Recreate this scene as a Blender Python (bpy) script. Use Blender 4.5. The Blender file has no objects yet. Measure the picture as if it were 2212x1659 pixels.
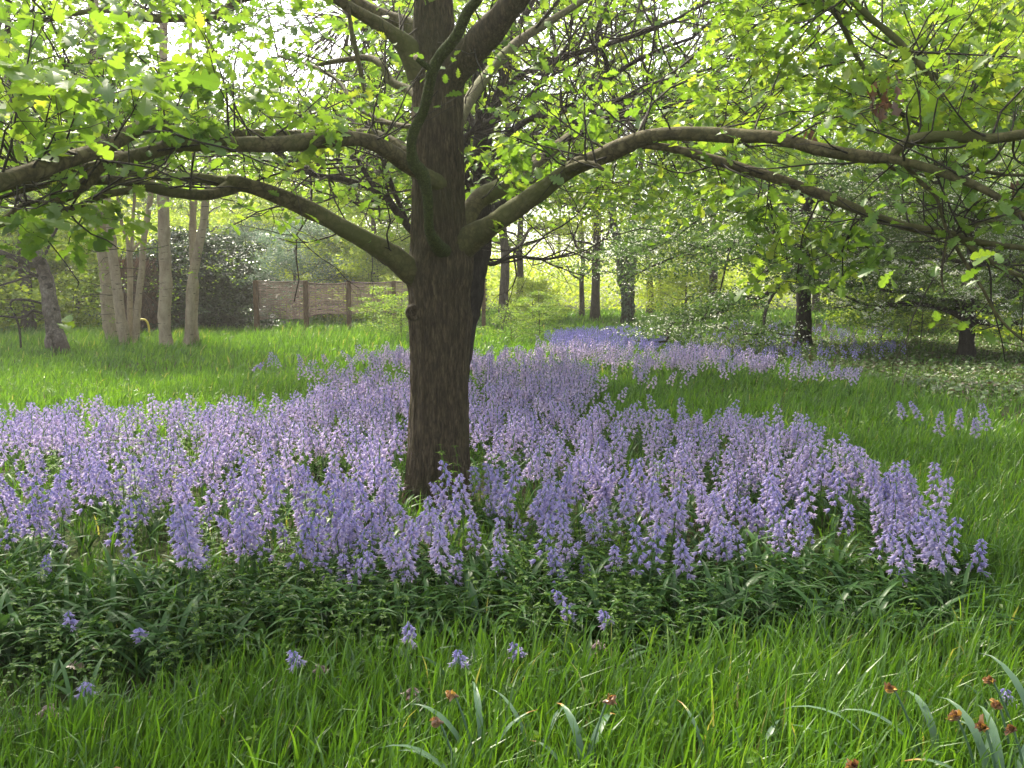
import bpy, math, random
import numpy as np
from mathutils import Vector, noise
R = math.radians
scene = bpy.context.scene

# ------------------------------------------------------------------ camera
PITCH = R(6.1); CAMZ = 1.55; FPX = 1955.0; CX, CY = 1106.0, 829.5
cam_data = bpy.data.cameras.new("camera")
cam = bpy.data.objects.new("camera", cam_data)
scene.collection.objects.link(cam)
cam.location = (0, 0, CAMZ)
cam.rotation_euler = (math.pi/2 - PITCH, 0, 0)
cam_data.sensor_width = 36
cam_data.lens = 36*FPX/2212
cam_data.clip_end = 2000
scene.camera = cam

# ------------------------------------------------------------------ light
SUN_AZ, SUN_EL = -30.0, 48.0      # degrees clockwise from +Y, above the horizon
world = bpy.data.worlds.new("World"); scene.world = world
world.use_nodes = True
nt = world.node_tree; nt.nodes.clear()
wo = nt.nodes.new('ShaderNodeOutputWorld'); bg = nt.nodes.new('ShaderNodeBackground')
sky = nt.nodes.new('ShaderNodeTexSky'); sky.sky_type = 'NISHITA'; sky.sun_disc = False
sky.sun_elevation = R(SUN_EL); sky.sun_rotation = R(SUN_AZ % 360)
sky.air_density = 1.0; sky.dust_density = 4.0; sky.ozone_density = 0.6
hs = nt.nodes.new('ShaderNodeHueSaturation'); hs.inputs['Saturation'].default_value = 0.45
nt.links.new(sky.outputs[0], hs.inputs['Color']); nt.links.new(hs.outputs[0], bg.inputs[0])
nt.links.new(bg.outputs[0], wo.inputs[0])
bg.inputs[1].default_value = 0.15
sl = bpy.data.lights.new("sun", 'SUN'); sl.energy = 3.6; sl.angle = R(5); sl.color = (1.0, .91, .74)
sun = bpy.data.objects.new("sun", sl); scene.collection.objects.link(sun)
sd = Vector((math.sin(R(SUN_AZ))*math.cos(R(SUN_EL)), math.cos(R(SUN_AZ))*math.cos(R(SUN_EL)), math.sin(R(SUN_EL))))
sun.rotation_euler = (-sd).to_track_quat('-Z', 'Y').to_euler()
scene.view_settings.view_transform = 'Standard'; scene.view_settings.look = 'None'
scene.view_settings.exposure = 1.98; scene.view_settings.gamma = 1
scene.cycles.max_bounces = 8; scene.cycles.diffuse_bounces = 5; scene.cycles.transmission_bounces = 5
scene.cycles.glossy_bounces = 2; scene.cycles.use_denoising = True
scene.cycles.caustics_reflective = False; scene.cycles.caustics_refractive = False
scene.cycles.sample_clamp_indirect = 6

# ------------------------------------------------------------------ helpers
cp, sp_ = math.cos(PITCH), math.sin(PITCH)
def P(x, y, d):
    "point seen at photo pixel (x, y) of a 2212 wide photo, d metres ahead"
    rx = (x-CX)/FPX; ry = -(y-CY)/FPX
    dy = cp + ry*sp_; dz = -sp_ + ry*cp
    t = d/dy
    return np.array([t*rx, d, CAMZ + t*dz])
def G(x, y, h=0.0):
    "where the sight line through a photo pixel meets height h"
    rx = (x-CX)/FPX; ry = -(y-CY)/FPX
    dy = cp + ry*sp_; dz = -sp_ + ry*cp
    t = (h-CAMZ)/dz
    return (t*rx, t*dy)
def project(x, y, z):
    zz = z-CAMZ
    f = y*cp - zz*sp_; u = y*sp_ + zz*cp
    return CX + FPX*x/f, CY - FPX*u/f
def gz(x, y):
    x = np.asarray(x, float); y = np.asarray(y, float)
    return .025*np.sin(.9*x+1)*np.sin(.7*y) + .02*np.sin(2.3*x+.4*y) - .02

class MB:
    def __init__(s): s.V = []; s.T = []; s.Q = []; s.A = []; s.n = 0
    def add(s, v, tris=None, quads=None, tone=.5):
        v = np.asarray(v, float).reshape(-1, 3)
        s.V.append(v)
        s.A.append(np.broadcast_to(np.asarray(tone, float), (len(v),)))
        if tris is not None and len(tris): s.T.append(np.asarray(tris, np.int64).reshape(-1, 3)+s.n)
        if quads is not None and len(quads): s.Q.append(np.asarray(quads, np.int64).reshape(-1, 4)+s.n)
        s.n += len(v)
    def mesh(s, name, mats, smooth=True):
        V = np.concatenate(s.V) if s.V else np.zeros((0, 3))
        A = np.concatenate(s.A) if s.A else np.zeros(0)
        T = np.concatenate(s.T) if s.T else np.zeros((0, 3), np.int64)
        Q = np.concatenate(s.Q) if s.Q else np.zeros((0, 4), np.int64)
        me = bpy.data.meshes.new(name)
        me.vertices.add(len(V)); me.vertices.foreach_set('co', V.astype(np.float32).ravel())
        nl = T.size + Q.size
        me.loops.add(nl)
        me.loops.foreach_set('vertex_index', np.concatenate([T.ravel(), Q.ravel()]).astype(np.int32))
        npoly = len(T)+len(Q)
        me.polygons.add(npoly)
        st = np.concatenate([np.arange(len(T))*3, T.size + np.arange(len(Q))*4]).astype(np.int32)
        me.polygons.foreach_set('loop_start', st)
        me.update(calc_edges=True)
        me.polygons.foreach_set('use_smooth', np.full(npoly, smooth))
        a = me.attributes.new('tone', 'FLOAT', 'POINT'); a.data.foreach_set('value', A.astype(np.float32))
        me.materials.append(mats)
        return me
    def build(s, name, mat, parent=None, smooth=True, loc=None):
        o = bpy.data.objects.new(name, s.mesh(name, mat, smooth))
        scene.collection.objects.link(o)
        if parent is not None: o.parent = parent
        if loc is not None: o.location = loc
        return o

def tag(o, label=None, cat=None, group=None, kind=None):
    if label: o['label'] = label
    if cat: o['category'] = cat
    if group: o['group'] = group
    if kind: o['kind'] = kind
    return o
def empty(name, loc, rz=0, label=None, cat=None, group=None):
    o = bpy.data.objects.new(name, None); scene.collection.objects.link(o)
    o.location = loc; o.rotation_euler = (0, 0, rz); o.empty_display_size = .1
    return tag(o, label, cat, group)
def copy_thing(root):
    c = root.copy(); scene.collection.objects.link(c)
    for ch in list(root.children):
        k = ch.copy(); scene.collection.objects.link(k); k.parent = c
        for g in list(ch.children):
            q = g.copy(); scene.collection.objects.link(q); q.parent = k
    return c

def unit(v): return v/(np.linalg.norm(v, axis=-1, keepdims=True)+1e-12)
def spline(pts, k=6):
    "Catmull-Rom through rows of any width"
    p = np.asarray(pts, float)
    if len(p) < 3: 
        t = np.linspace(0, 1, k+1)[:, None]; return p[0]*(1-t)+p[-1]*t
    e = np.vstack([2*p[0]-p[1], p, 2*p[-1]-p[-2]])
    out = []
    for i in range(1, len(e)-2):
        a, b, c, d = e[i-1], e[i], e[i+1], e[i+2]
        for t in np.arange(k)/k:
            out.append(.5*((2*b)+(c-a)*t+(2*a-5*b+4*c-d)*t*t+(3*b-a-3*c+d)*t**3))
    out.append(p[-1])
    return np.array(out)
def tube(mb, pts, rad, n=6, tone=.5, cap=True, rough=0.0, rg=None):
    p = np.asarray(pts, float); k = len(p)
    rad = np.broadcast_to(np.asarray(rad, float), (k,))
    t = np.gradient(p, axis=0); t = unit(t)
    m = unit(t.mean(0)[None])[0]
    ref = np.array([0, 0, 1.]) if abs(m[2]) < .8 else np.array([1., 0, 0])
    s = unit(np.cross(t, ref)); u = np.cross(s, t)
    a = np.arange(n)*2*np.pi/n
    rr = rad[:, None]
    if rough and rg is not None: rr = rr*(1+rough*rg.normal(size=(k, n)))
    else: rr = np.repeat(rr, n, 1)
    v = p[:, None, :] + rr[..., None]*(np.cos(a)[None, :, None]*s[:, None, :] + np.sin(a)[None, :, None]*u[:, None, :])
    i = np.arange(k-1)[:, None]*n; j = np.arange(n)[None]; j2 = (j+1) % n
    q = np.stack([i+j, i+j2, i+n+j2, i+n+j], -1).reshape(-1, 4)
    v = v.reshape(-1, 3)
    tr = None
    if cap:
        v = np.vstack([v, p[-1]+t[-1]*rad[-1]*.6]); b = (k-1)*n
        tr = [(b+x, b+(x+1) % n, k*n) for x in range(n)]
    mb.add(v, tr, q, tone)
def batch(mb, pos, d, up, size, tmpl, tone):
    "many copies of a template (x along d, z along up) merged in one go"
    tv, tt = tmpl[0], tmpl[1]
    N = len(pos)
    if N == 0: return
    d = unit(d); s = unit(np.cross(up, d)); u = np.cross(d, s)
    size = np.broadcast_to(np.asarray(size, float), (N,))[:, None, None]
    v = pos[:, None, :] + size*(tv[None, :, 0:1]*d[:, None] + tv[None, :, 1:2]*s[:, None] + tv[None, :, 2:3]*u[:, None])
    m = len(tv)
    f = (tt[None] + (np.arange(N)*m)[:, None, None]).reshape(-1, 3)
    tone = np.asarray(tone, float)
    if tone.ndim == 1: tone = np.repeat(tone, m)
    elif tone.ndim == 2: tone = tone.ravel()
    mb.add(v.reshape(-1, 3), f, None, tone)

# leaf templates: x is the leaf's length (0..1)
def leaf_tmpl(st, curl=.1, fold=.12):
    "st: list of (x, half width)"
    v = [(x, 0, -curl*x*x) for x, w in st]
    n = len(st)
    L = [(x-.0, w, -curl*x*x + fold*w) for x, w in st]; Rr = [(x, -w, -curl*x*x + fold*w) for x, w in st]
    V = np.array(v+L+Rr, float); T = []
    for i in range(n-1):
        for a in (n, 2*n):
            q = (i, i+1, a+i+1, a+i) if a == 2*n else (i+1, i, a+i, a+i+1)
            if st[i][1] < 1e-6: T.append((q[0], q[1], q[2]) if a == 2*n else (q[0], q[1], q[3]))
            elif st[i+1][1] < 1e-6: T.append((q[0], q[1], q[3]) if a == 2*n else (q[0], q[1], q[2]))
            else: T += [(q[0], q[1], q[2]), (q[0], q[2], q[3])]
    return V, np.array(T)
OAK = leaf_tmpl([(0, 0), (.14, .03), (.21, .12), (.27, .12), (.31, .06), (.38, .19), (.46, .21), (.50, .10), (.58, .28), (.67, .29), (.71, .14), (.80, .22), (.88, .21), (.96, .11), (1, 0)], .25, .25)
OAKM = leaf_tmpl([(0, 0), (.3, .20), (.42, .10), (.66, .32), (.8, .14), (1, 0)], .25, .2)
DIA = leaf_tmpl([(0, 0), (.5, .3), (1, 0)], .15, .3)
OVAL = leaf_tmpl([(0, 0), (.3, .27), (.7, .27), (1, 0)], .2, .2)

def scatter_leaves(mb, c, rad, n, size, tmpl, rg, tilt=.55, tone=(.5, .25), droop=.25):
    "n leaves round centres c (N,3), gaussian radii rad (3,)"
    c = np.asarray(c, float); N = len(c)
    pos = np.repeat(c, n, 0) + rg.normal(size=(N*n, 3))*np.asarray(rad)
    M = len(pos)
    a = rg.uniform(0, 2*np.pi, M)
    d = np.stack([np.cos(a), np.sin(a), rg.normal(-droop, .35, M)], -1)
    up = np.stack([rg.normal(0, tilt, M), rg.normal(0, tilt, M), np.ones(M)], -1)
    ct = np.repeat(rg.normal(0, tone[1]*.6, N), n)
    batch(mb, pos, d, up, size*rg.uniform(.6, 1.25, M), tmpl, np.clip(tone[0]+ct+rg.normal(0, tone[1]*.7, M), 0, .96))

# ------------------------------------------------------------------ materials
def newmat(name):
    m = bpy.data.materials.new(name); m.use_nodes = True
    t = m.node_tree; t.nodes.clear()
    o = t.nodes.new('ShaderNodeOutputMaterial')
    return m, t, o
def N_(t, typ, **kw):
    n = t.nodes.new(typ)
    for k, v in kw.items():
        if k in n.inputs.keys(): n.inputs[k].default_value = v
        else: setattr(n, k, v)
    return n
def ramp(t, fac, stops):
    r = t.nodes.new('ShaderNodeValToRGB'); e = r.color_ramp.elements
    while len(e) < len(stops): e.new(.5)
    for i, (p, c) in enumerate(stops): e[i].position = p; e[i].color = (*c, 1)
    t.links.new(fac, r.inputs[0]); return r
def leafmat(name, stops, trans=.5, tcol=(1.25, 1.15, .55), gloss=.06, rough=.4, noise_scale=0):
    m, t, o = newmat(name)
    at = N_(t, 'ShaderNodeAttribute', attribute_name='tone')
    fac = at.outputs['Fac']
    r = ramp(t, fac, stops)
    col = r.outputs[0]
    di = N_(t, 'ShaderNodeBsdfDiffuse'); tr = N_(t, 'ShaderNodeBsdfTranslucent'); gl = N_(t, 'ShaderNodeBsdfGlossy', Roughness=rough)
    gl.inputs['Color'].default_value = (1, 1, 1, 1)
    mu = N_(t, 'ShaderNodeMix', data_type='RGBA', blend_type='MULTIPLY'); mu.clamp_result = True
    mu.inputs[0].default_value = 1; mu.inputs[7].default_value = (*tcol, 1)
    t.links.new(col, mu.inputs[6])
    t.links.new(col, di.inputs['Color']); t.links.new(mu.outputs[2], tr.inputs['Color'])
    m1 = N_(t, 'ShaderNodeMixShader'); m1.inputs[0].default_value = trans
    t.links.new(di.outputs[0], m1.inputs[1]); t.links.new(tr.outputs[0], m1.inputs[2])
    m2 = N_(t, 'ShaderNodeMixShader'); m2.inputs[0].default_value = gloss
    t.links.new(m1.outputs[0], m2.inputs[1]); t.links.new(gl.outputs[0], m2.inputs[2])
    t.links.new(m2.outputs[0], o.inputs[0])
    return m
def barkmat(name, stops, scale=(14, 14, 2.2), bump=.6, dist=.02, moss=None, bands=None, crack=.8):
    m, t, o = newmat(name)
    tc = N_(t, 'ShaderNodeTexCoord'); mp = N_(t, 'ShaderNodeMapping'); mp.inputs['Scale'].default_value = scale
    t.links.new(tc.outputs['Object'], mp.inputs[0])
    n1 = N_(t, 'ShaderNodeTexNoise', Scale=1.6, Detail=8.0, Roughness=.65)
    n2 = N_(t, 'ShaderNodeTexVoronoi', Scale=2.2, feature='DISTANCE_TO_EDGE')
    n3 = N_(t, 'ShaderNodeTexNoise', Scale=1.1, Detail=4.0)
    t.links.new(mp.outputs[0], n1.inputs['Vector'])
    t.links.new(tc.outputs['Object'], n3.inputs['Vector'])
    wv = N_(t, 'ShaderNodeVectorMath', operation='ADD')
    sc_ = N_(t, 'ShaderNodeVectorMath', operation='SCALE'); sc_.inputs['Scale'].default_value = .9
    t.links.new(n1.outputs['Color'], sc_.inputs[0]); t.links.new(sc_.outputs[0], wv.inputs[1]); t.links.new(mp.outputs[0], wv.inputs[0])
    t.links.new(wv.outputs[0], n2.inputs['Vector'])
    r = ramp(t, n1.outputs['Fac'], stops)
    crk = ramp(t, n2.outputs['Distance'], [(0, (.42, .42, .42)), (.22, (1, 1, 1))])
    mu = N_(t, 'ShaderNodeMix', data_type='RGBA', blend_type='MULTIPLY'); mu.inputs[0].default_value = crack
    t.links.new(r.outputs[0], mu.inputs[6]); t.links.new(crk.outputs[0], mu.inputs[7])
    col = mu.outputs[2]
    if moss:
        mr = ramp(t, n3.outputs['Fac'], [(moss[1], (0, 0, 0)), (moss[1]+.22, (1, 1, 1))])
        mm = N_(t, 'ShaderNodeMix', data_type='RGBA'); mm.inputs[7].default_value = (*moss[0], 1)
        t.links.new(mr.outputs[0], mm.inputs[0]); t.links.new(col, mm.inputs[6]); col = mm.outputs[2]
    if bands:
        mb_ = N_(t, 'ShaderNodeMapping'); mb_.inputs['Scale'].default_value = (2.6, 2.6, 16)
        t.links.new(tc.outputs['Object'], mb_.inputs[0])
        bn = N_(t, 'ShaderNodeTexNoise', Scale=1.5, Detail=5.0, Roughness=.7); t.links.new(mb_.outputs[0], bn.inputs['Vector'])
        br = ramp(t, bn.outputs['Fac'], [(.615, (0, 0, 0)), (.65, (1, 1, 1))])
        bm = N_(t, 'ShaderNodeMix', data_type='RGBA'); bm.inputs[7].default_value = (*bands, 1)
        t.links.new(br.outputs[0], bm.inputs[0]); t.links.new(col, bm.inputs[6]); col = bm.outputs[2]
    bs = N_(t, 'ShaderNodeBsdfPrincipled', Roughness=.9)
    bs.inputs['Specular IOR Level'].default_value = .2
    t.links.new(col, bs.inputs['Base Color'])
    ad = N_(t, 'ShaderNodeMath', operation='ADD')
    t.links.new(n1.outputs['Fac'], ad.inputs[0])
    mm2 = N_(t, 'ShaderNodeMath', operation='MINIMUM'); mm2.inputs[1].default_value = .3
    t.links.new(n2.outputs['Distance'], mm2.inputs[0]); t.links.new(mm2.outputs[0], ad.inputs[1])
    b = N_(t, 'ShaderNodeBump', Strength=bump, Distance=dist); t.links.new(ad.outputs[0], b.inputs['Height'])
    t.links.new(b.outputs[0], bs.inputs['Normal'])
    t.links.new(bs.outputs[0], o.inputs[0])
    return m
def plain(name, stops, rough=.8, scale=8.0, bump=.2):
    m, t, o = newmat(name)
    tc = N_(t, 'ShaderNodeTexCoord'); n1 = N_(t, 'ShaderNodeTexNoise', Scale=scale, Detail=5.0)
    t.links.new(tc.outputs['Object'], n1.inputs['Vector'])
    r = ramp(t, n1.outputs['Fac'], stops)
    bs = N_(t, 'ShaderNodeBsdfPrincipled', Roughness=rough); bs.inputs['Specular IOR Level'].default_value = .25
    t.links.new(r.outputs[0], bs.inputs['Base Color'])
    b = N_(t, 'ShaderNodeBump', Strength=bump, Distance=.01); t.links.new(n1.outputs['Fac'], b.inputs['Height']); t.links.new(b.outputs[0], bs.inputs['Normal'])
    t.links.new(bs.outputs[0], o.inputs[0]); return m

M = {}
M['oakleaf'] = leafmat('oak leaf', [(0, (.055, .13, .018)), (.5, (.125, .235, .03)), (.9, (.21, .32, .045)), (1, (.28, .34, .05))], .6, gloss=.03)
M['woodleaf'] = leafmat('wood leaf', [(0, (.07, .15, .02)), (.5, (.16, .27, .035)), (1, (.30, .40, .06))], .58, gloss=.02)
M['birchleaf'] = leafmat('birch leaf', [(0, (.07, .16, .02)), (1, (.20, .31, .05))], .58, gloss=.02)
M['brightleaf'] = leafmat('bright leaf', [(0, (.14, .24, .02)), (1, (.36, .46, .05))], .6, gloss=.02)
M['greyleaf'] = leafmat('grey leaf', [(0, (.05, .10, .06)), (1, (.16, .24, .17))], .35, (1, 1.1, .8), gloss=.03)
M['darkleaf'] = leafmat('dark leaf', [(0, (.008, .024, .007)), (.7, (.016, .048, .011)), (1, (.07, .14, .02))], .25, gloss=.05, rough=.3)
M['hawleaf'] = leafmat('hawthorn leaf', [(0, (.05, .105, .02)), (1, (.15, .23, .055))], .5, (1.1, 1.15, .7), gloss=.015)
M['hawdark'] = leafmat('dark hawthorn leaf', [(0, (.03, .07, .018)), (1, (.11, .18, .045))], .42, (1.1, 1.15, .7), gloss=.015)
M['blossom'] = leafmat('blossom', [(0, (.45, .48, .36)), (1, (.72, .72, .62))], .35, (1, 1, .95))
M['ivy'] = leafmat('ivy', [(0, (.012, .03, .012)), (1, (.04, .08, .025))], .15, gloss=.04, rough=.35)
M['dead'] = leafmat('dead leaf', [(0, (.10, .05, .03)), (1, (.20, .10, .06))], .35, (1.2, .9, .8))
M['fallen'] = leafmat('fallen leaf', [(0, (.11, .07, .03)), (1, (.20, .17, .05))], .3, (1.1, 1, .7))
M['grass'] = leafmat('grass', [(0, (.035, .085, .012)), (.5, (.072, .168, .014)), (.88, (.122, .245, .020)), (1, (.27, .27, .09))], .5, (1.2, 1.15, .5), gloss=.03)
M['strap'] = leafmat('strap leaf', [(0, (.022, .060, .014)), (1, (.065, .135, .04))], .32, (1.1, 1.1, .6), gloss=.015, rough=.35)
M['stem'] = leafmat('green stem', [(0, (.04, .10, .02)), (1, (.08, .16, .03))], .15, (1, 1, 1), gloss=.04)
M['weed'] = leafmat('weed', [(0, (.03, .08, .010)), (1, (.11, .20, .022))], .45, gloss=.015)
M['bell'] = leafmat('bell', [(0, (.22, .20, .45)), (.5, (.39, .34, .52)), (1, (.66, .54, .64))], .35, (1.05, .95, 1.1), gloss=.01)
M['belldeep'] = leafmat('deep bell', [(0, (.18, .17, .47)), (1, (.36, .31, .60))], .35, (1.05, .95, 1.1), gloss=.01)
M['wither'] = leafmat('withered', [(0, (.16, .10, .08)), (1, (.34, .22, .22))], .3, (1.1, .9, .8))
M['daffleaf'] = leafmat('daffodil leaf', [(0, (.055, .115, .055)), (.80, (.11, .18, .10)), (.9, (.42, .38, .14)), (1, (.45, .26, .10))], .3, (1, 1.05, .7), gloss=.02)
M['daffdead'] = leafmat('daffodil papery bloom', [(0, (.13, .06, .03)), (.7, (.30, .17, .08)), (1, (.48, .33, .06))], .25, (1.2, .9, .6))
M['oakbark'] = barkmat('oak bark', [(.25, (.042, .031, .019)), (.5, (.095, .072, .042)), (.76, (.20, .16, .09))], (24, 24, 4.5), 1.0, .035, ((.062, .060, .024), .48))
M['limb'] = barkmat('limb bark', [(.25, (.045, .038, .018)), (.55, (.105, .088, .040)), (.85, (.19, .17, .080))], (9, 9, 9), .5, .012, ((.075, .085, .022), .45))
M['mossy'] = barkmat('mossy bark', [(.25, (.025, .032, .008)), (.55, (.055, .072, .015)), (.85, (.10, .12, .03))], (30, 30, 30), .8, .012)
M['twig'] = barkmat('twig bark', [(.3, (.03, .026, .018)), (.8, (.075, .065, .045))], (20, 20, 20), .3, .005)
M['darkbark'] = barkmat('dark bark', [(.25, (.015, .013, .010)), (.6, (.04, .033, .025)), (.85, (.07, .06, .045))], (10, 10, 3), .8, .02)
M['midbark'] = barkmat('brown bark', [(.25, (.028, .022, .018)), (.6, (.065, .052, .040)), (.85, (.11, .09, .07))], (10, 10, 4), .8, .02)
M['farbark'] = barkmat('far bark', [(.25, (.03, .024, .018)), (.6, (.065, .052, .04)), (.85, (.11, .09, .07))], (5, 5, 1.5), .8, .03)
M['birchbark'] = barkmat('birch bark', [(.2, (.12, .095, .06)), (.5, (.26, .21, .14)), (.8, (.38, .32, .22))], (5, 5, 2), .3, .01, ((.16, .10, .07), .52), bands=(.035, .028, .022), crack=.12)
M['snag'] = barkmat('snag bark', [(.3, (.035, .025, .02)), (.5, (.15, .125, .10)), (.75, (.27, .24, .20))], (5, 5, 4), .9, .03, ((.05, .035, .025), .46), bands=(.03, .022, .018))
M['wattle'] = barkmat('wattle', [(.25, (.11, .075, .06)), (.55, (.26, .19, .155)), (.85, (.48, .39, .33))], (3, 3, 40), .5, .01)
M['post'] = barkmat('post wood', [(.25, (.06, .035, .02)), (.6, (.14, .085, .045)), (.85, (.22, .14, .08))], (12, 12, 2), .4, .01)
M['litter'] = leafmat('ivy and litter', [(0, (.10, .065, .04)), (.35, (.05, .09, .025)), (.85, (.12, .19, .05)), (1, (.26, .28, .18))], .3, (1.1, 1.1, .8), gloss=.03)  # palest stop puts the ivy's glossy highlights into the leaf colour
M['brush'] = leafmat('brushwood', [(0, (.035, .02, .013)), (1, (.14, .075, .045))], .1, (1, 1, 1), gloss=.02)
M['hose'] = plain('yellow pipe', [(.3, (.45, .36, .04)), (.7, (.55, .45, .06))], .5)
M['cut'] = plain('cut wood', [(.3, (.30, .20, .12)), (.7, (.42, .30, .2))], .8)

# ------------------------------------------------------------------ ground
def ground():
    m, t, o = newmat('ground')
    tc = N_(t, 'ShaderNodeTexCoord')
    n1 = N_(t, 'ShaderNodeTexNoise', Scale=.6, Detail=6.0); n2 = N_(t, 'ShaderNodeTexNoise', Scale=14., Detail=8.0, Roughness=.7)
    for n in (n1, n2): t.links.new(tc.outputs['Object'], n.inputs['Vector'])
    a = ramp(t, n2.outputs['Fac'], [(.3, (.010, .007, .004)), (.55, (.032, .020, .012)), (.75, (.07, .045, .026))])
    b = ramp(t, n2.outputs['Fac'], [(.3, (.012, .022, .005)), (.7, (.045, .07, .014))])
    f = ramp(t, n1.outputs['Fac'], [(.35, (0, 0, 0)), (.6, (1, 1, 1))])
    mx = N_(t, 'ShaderNodeMix', data_type='RGBA')
    t.links.new(f.outputs[0], mx.inputs[0]); t.links.new(a.outputs[0], mx.inputs[6]); t.links.new(b.outputs[0], mx.inputs[7])
    bs = N_(t, 'ShaderNodeBsdfPrincipled', Roughness=.95); bs.inputs['Specular IOR Level'].default_value = .1
    bp = N_(t, 'ShaderNodeBump', Strength=.8, Distance=.03); t.links.new(n2.outputs['Fac'], bp.inputs['Height']); t.links.new(bp.outputs[0], bs.inputs['Normal'])
    t.links.new(mx.outputs[2], bs.inputs['Base Color']); t.links.new(bs.outputs[0], o.inputs[0])
    xs = np.concatenate([-np.geomspace(170, 14, 25), np.linspace(-13.5, 13.5, 90), np.geomspace(14, 170, 25)])
    ys = np.concatenate([np.linspace(-60, -1, 12), np.linspace(-.5, 26, 90), np.geomspace(27, 190, 30)])
    X, Y = np.meshgrid(xs, ys); Z = gz(X, Y)
    nx, ny = len(xs), len(ys)
    i = np.arange(ny-1)[:, None]*nx; j = np.arange(nx-1)[None]
    q = np.stack([i+j, i+j+1, i+nx+j+1, i+nx+j], -1).reshape(-1, 4)
    mb = MB(); mb.add(np.stack([X, Y, Z], -1).reshape(-1, 3), None, q)
    tag(mb.build('ground', m), 'woodland floor of dark soil under grass and flowers', 'ground', kind='structure')
ground()

def inpoly(x, y, poly):
    c = np.zeros(x.shape, bool); n = len(poly); j = n-1
    for i in range(n):
        xi, yi = poly[i]; xj, yj = poly[j]
        k = ((yi > y) != (yj > y)) & (x < (xj-xi)*(y-yi)/((yj-yi) or 1e-9)+xi)
        c ^= k; j = i
    return c
BED_A = [G(-1000, 1260), G(-350, 1290), G(0, 1300), G(350, 1315), G(700, 1310), G(1000, 1300), G(1250, 1325), G(1500, 1330), G(1800, 1290), G(1990, 1290), G(2110, 1350), G(2170, 1270),
         G(2090, 1120, .42), G(1930, 985, .42), G(1780, 918, .42), G(1640, 872, .42), G(1400, 862, .42), G(1260, 842, .42), G(1220, 800, .42), G(760, 800, .42),
         G(640, 832, .42), G(480, 853, .42), G(0, 872, .42), G(-350, 885, .42), G(-900, 900, .42)]
BED_B = [G(1220, 800, .42), G(760, 806, .42), G(670, 792, .42), G(690, 757, .42), G(1000, 750, .42), G(1180, 738, .42), G(1300, 728, .42), G(1500, 742, .42), G(1700, 768, .42), G(1860, 778, .42),
         G(1850, 850), G(1560, 850), G(1300, 850), G(1260, 842, .42)]
BED_C = [G(1180, 703, .42), G(1400, 699, .42), G(1420, 728, .42), G(1300, 736, .42), G(1200, 738, .42)]
def vnoise(x, y, s, seed=0):
    "cheap smooth noise, about -1..1"
    a = seed*1.7
    return (np.sin(x*s+1.3*np.sin(y*s*.8+a)+a)+np.sin(y*s*1.1+1.2*np.sin(x*s*.9+2*a))+np.sin((x+y)*s*.7+a*3)*.7)/2.7

# ------------------------------------------------------------------ generic twigs with leaves
def grow(mb, ends, p, d, L, r, lvl, rg, up=.15, wig=.25, nseg=5, kids=3, sides=4):
    d = unit(np.asarray(d, float)); pts = [np.asarray(p, float)]; dd = d.copy()
    for i in range(nseg):
        dd = unit(dd + rg.normal(0, wig, 3)*.6 + np.array([0, 0, up*.25])); pts.append(pts[-1]+dd*L/nseg)
    pts = np.array(pts); rr = np.linspace(r, r*.45, len(pts))
    tube(mb, pts, rr, sides, rg.uniform(.2, .8))
    if lvl <= 0:
        ends.append(pts[-1]); ends.append(pts[-2]*.5+pts[-3]*.5)
        return
    for k in range(kids):
        i = rg.integers(max(1, nseg//3), nseg+1)
        side = unit(rg.normal(0, 1, 3)*np.array([1, 1, .45]))
        nd = unit(unit(pts[i]-pts[i-1])*.8 + side*.8)
        grow(mb, ends, pts[i], nd, L*rg.uniform(.45, .7), rr[i]*.65, lvl-1, rg, up, wig, max(3, nseg-1), kids, sides)
    ends.append(pts[-1])
def reach(mb, a, b, r, rg, sides=5, sag=.12):
    "a curving branchlet from a to b"
    a = np.asarray(a); b = np.asarray(b); L = np.linalg.norm(b-a)
    n = max(4, int(L/.22)); t = np.linspace(0, 1, n)[:, None]
    off = rg.normal(0, .09*L, 3)
    pts = a*(1-t)+b*t + np.sin(np.pi*t)*(off+np.array([0, 0, sag*L])) + rg.normal(0, .022*L/ max(1, L), (n, 3))*np.sin(np.pi*t)
    tube(mb, pts, np.linspace(r, r*.5, n), sides, rg.uniform(.2, .8))
    return pts
def spray(tw, lf, limbs, c, rad, n, size, tmpl, rg, tone=.5, flat=.5, r0=None, maxr=9):
    "a spray of leafy twigs about c fed by the nearest limb point"
    c = np.asarray(c, float)
    best = None
    for L in limbs:
        dd = np.linalg.norm(L[:, :3]-c, axis=1); dd = dd + (L[:, 2] > c[2]+.6)*.4
        i = int(dd.argmin())
        if best is None or dd[i] < best[0]: best = (dd[i], L[i])
    if best is None: return
    a = best[1][:3]; ll = max(best[0], .05)
    r = r0 or min(.004+.006*ll, best[1][3]*.6, .02)
    pts = reach(tw, a, c, r, rg)
    k = max(3, n//9)
    ends = []
    for q in range(k):
        b = c + rg.normal(0, 1, 3)*rad*np.array([.62, .62, .62*flat])
        s = pts[rg.integers(len(pts)*1//2, len(pts))]
        e = reach(tw, s, b, max(.0018, r*.42), rg, 4, .06)
        ends.append(b); ends.append(e[len(e)*2//3])
    ends = np.array(ends)
    scatter_leaves(lf, ends, (rad*.14, rad*.14, rad*.10), max(1, n//len(ends)), size, tmpl, rg, .55, (tone, .2))

def px_limb(rows, k=6):
    "rows of (x, y, depth, radius px) to a spline of (x, y, z, r)"
    out = []
    for x, y, d, r in rows:
        p = P(x, y, d); out.append((p[0], p[1], p[2], r*d/FPX))
    return spline(out, k)

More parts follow.
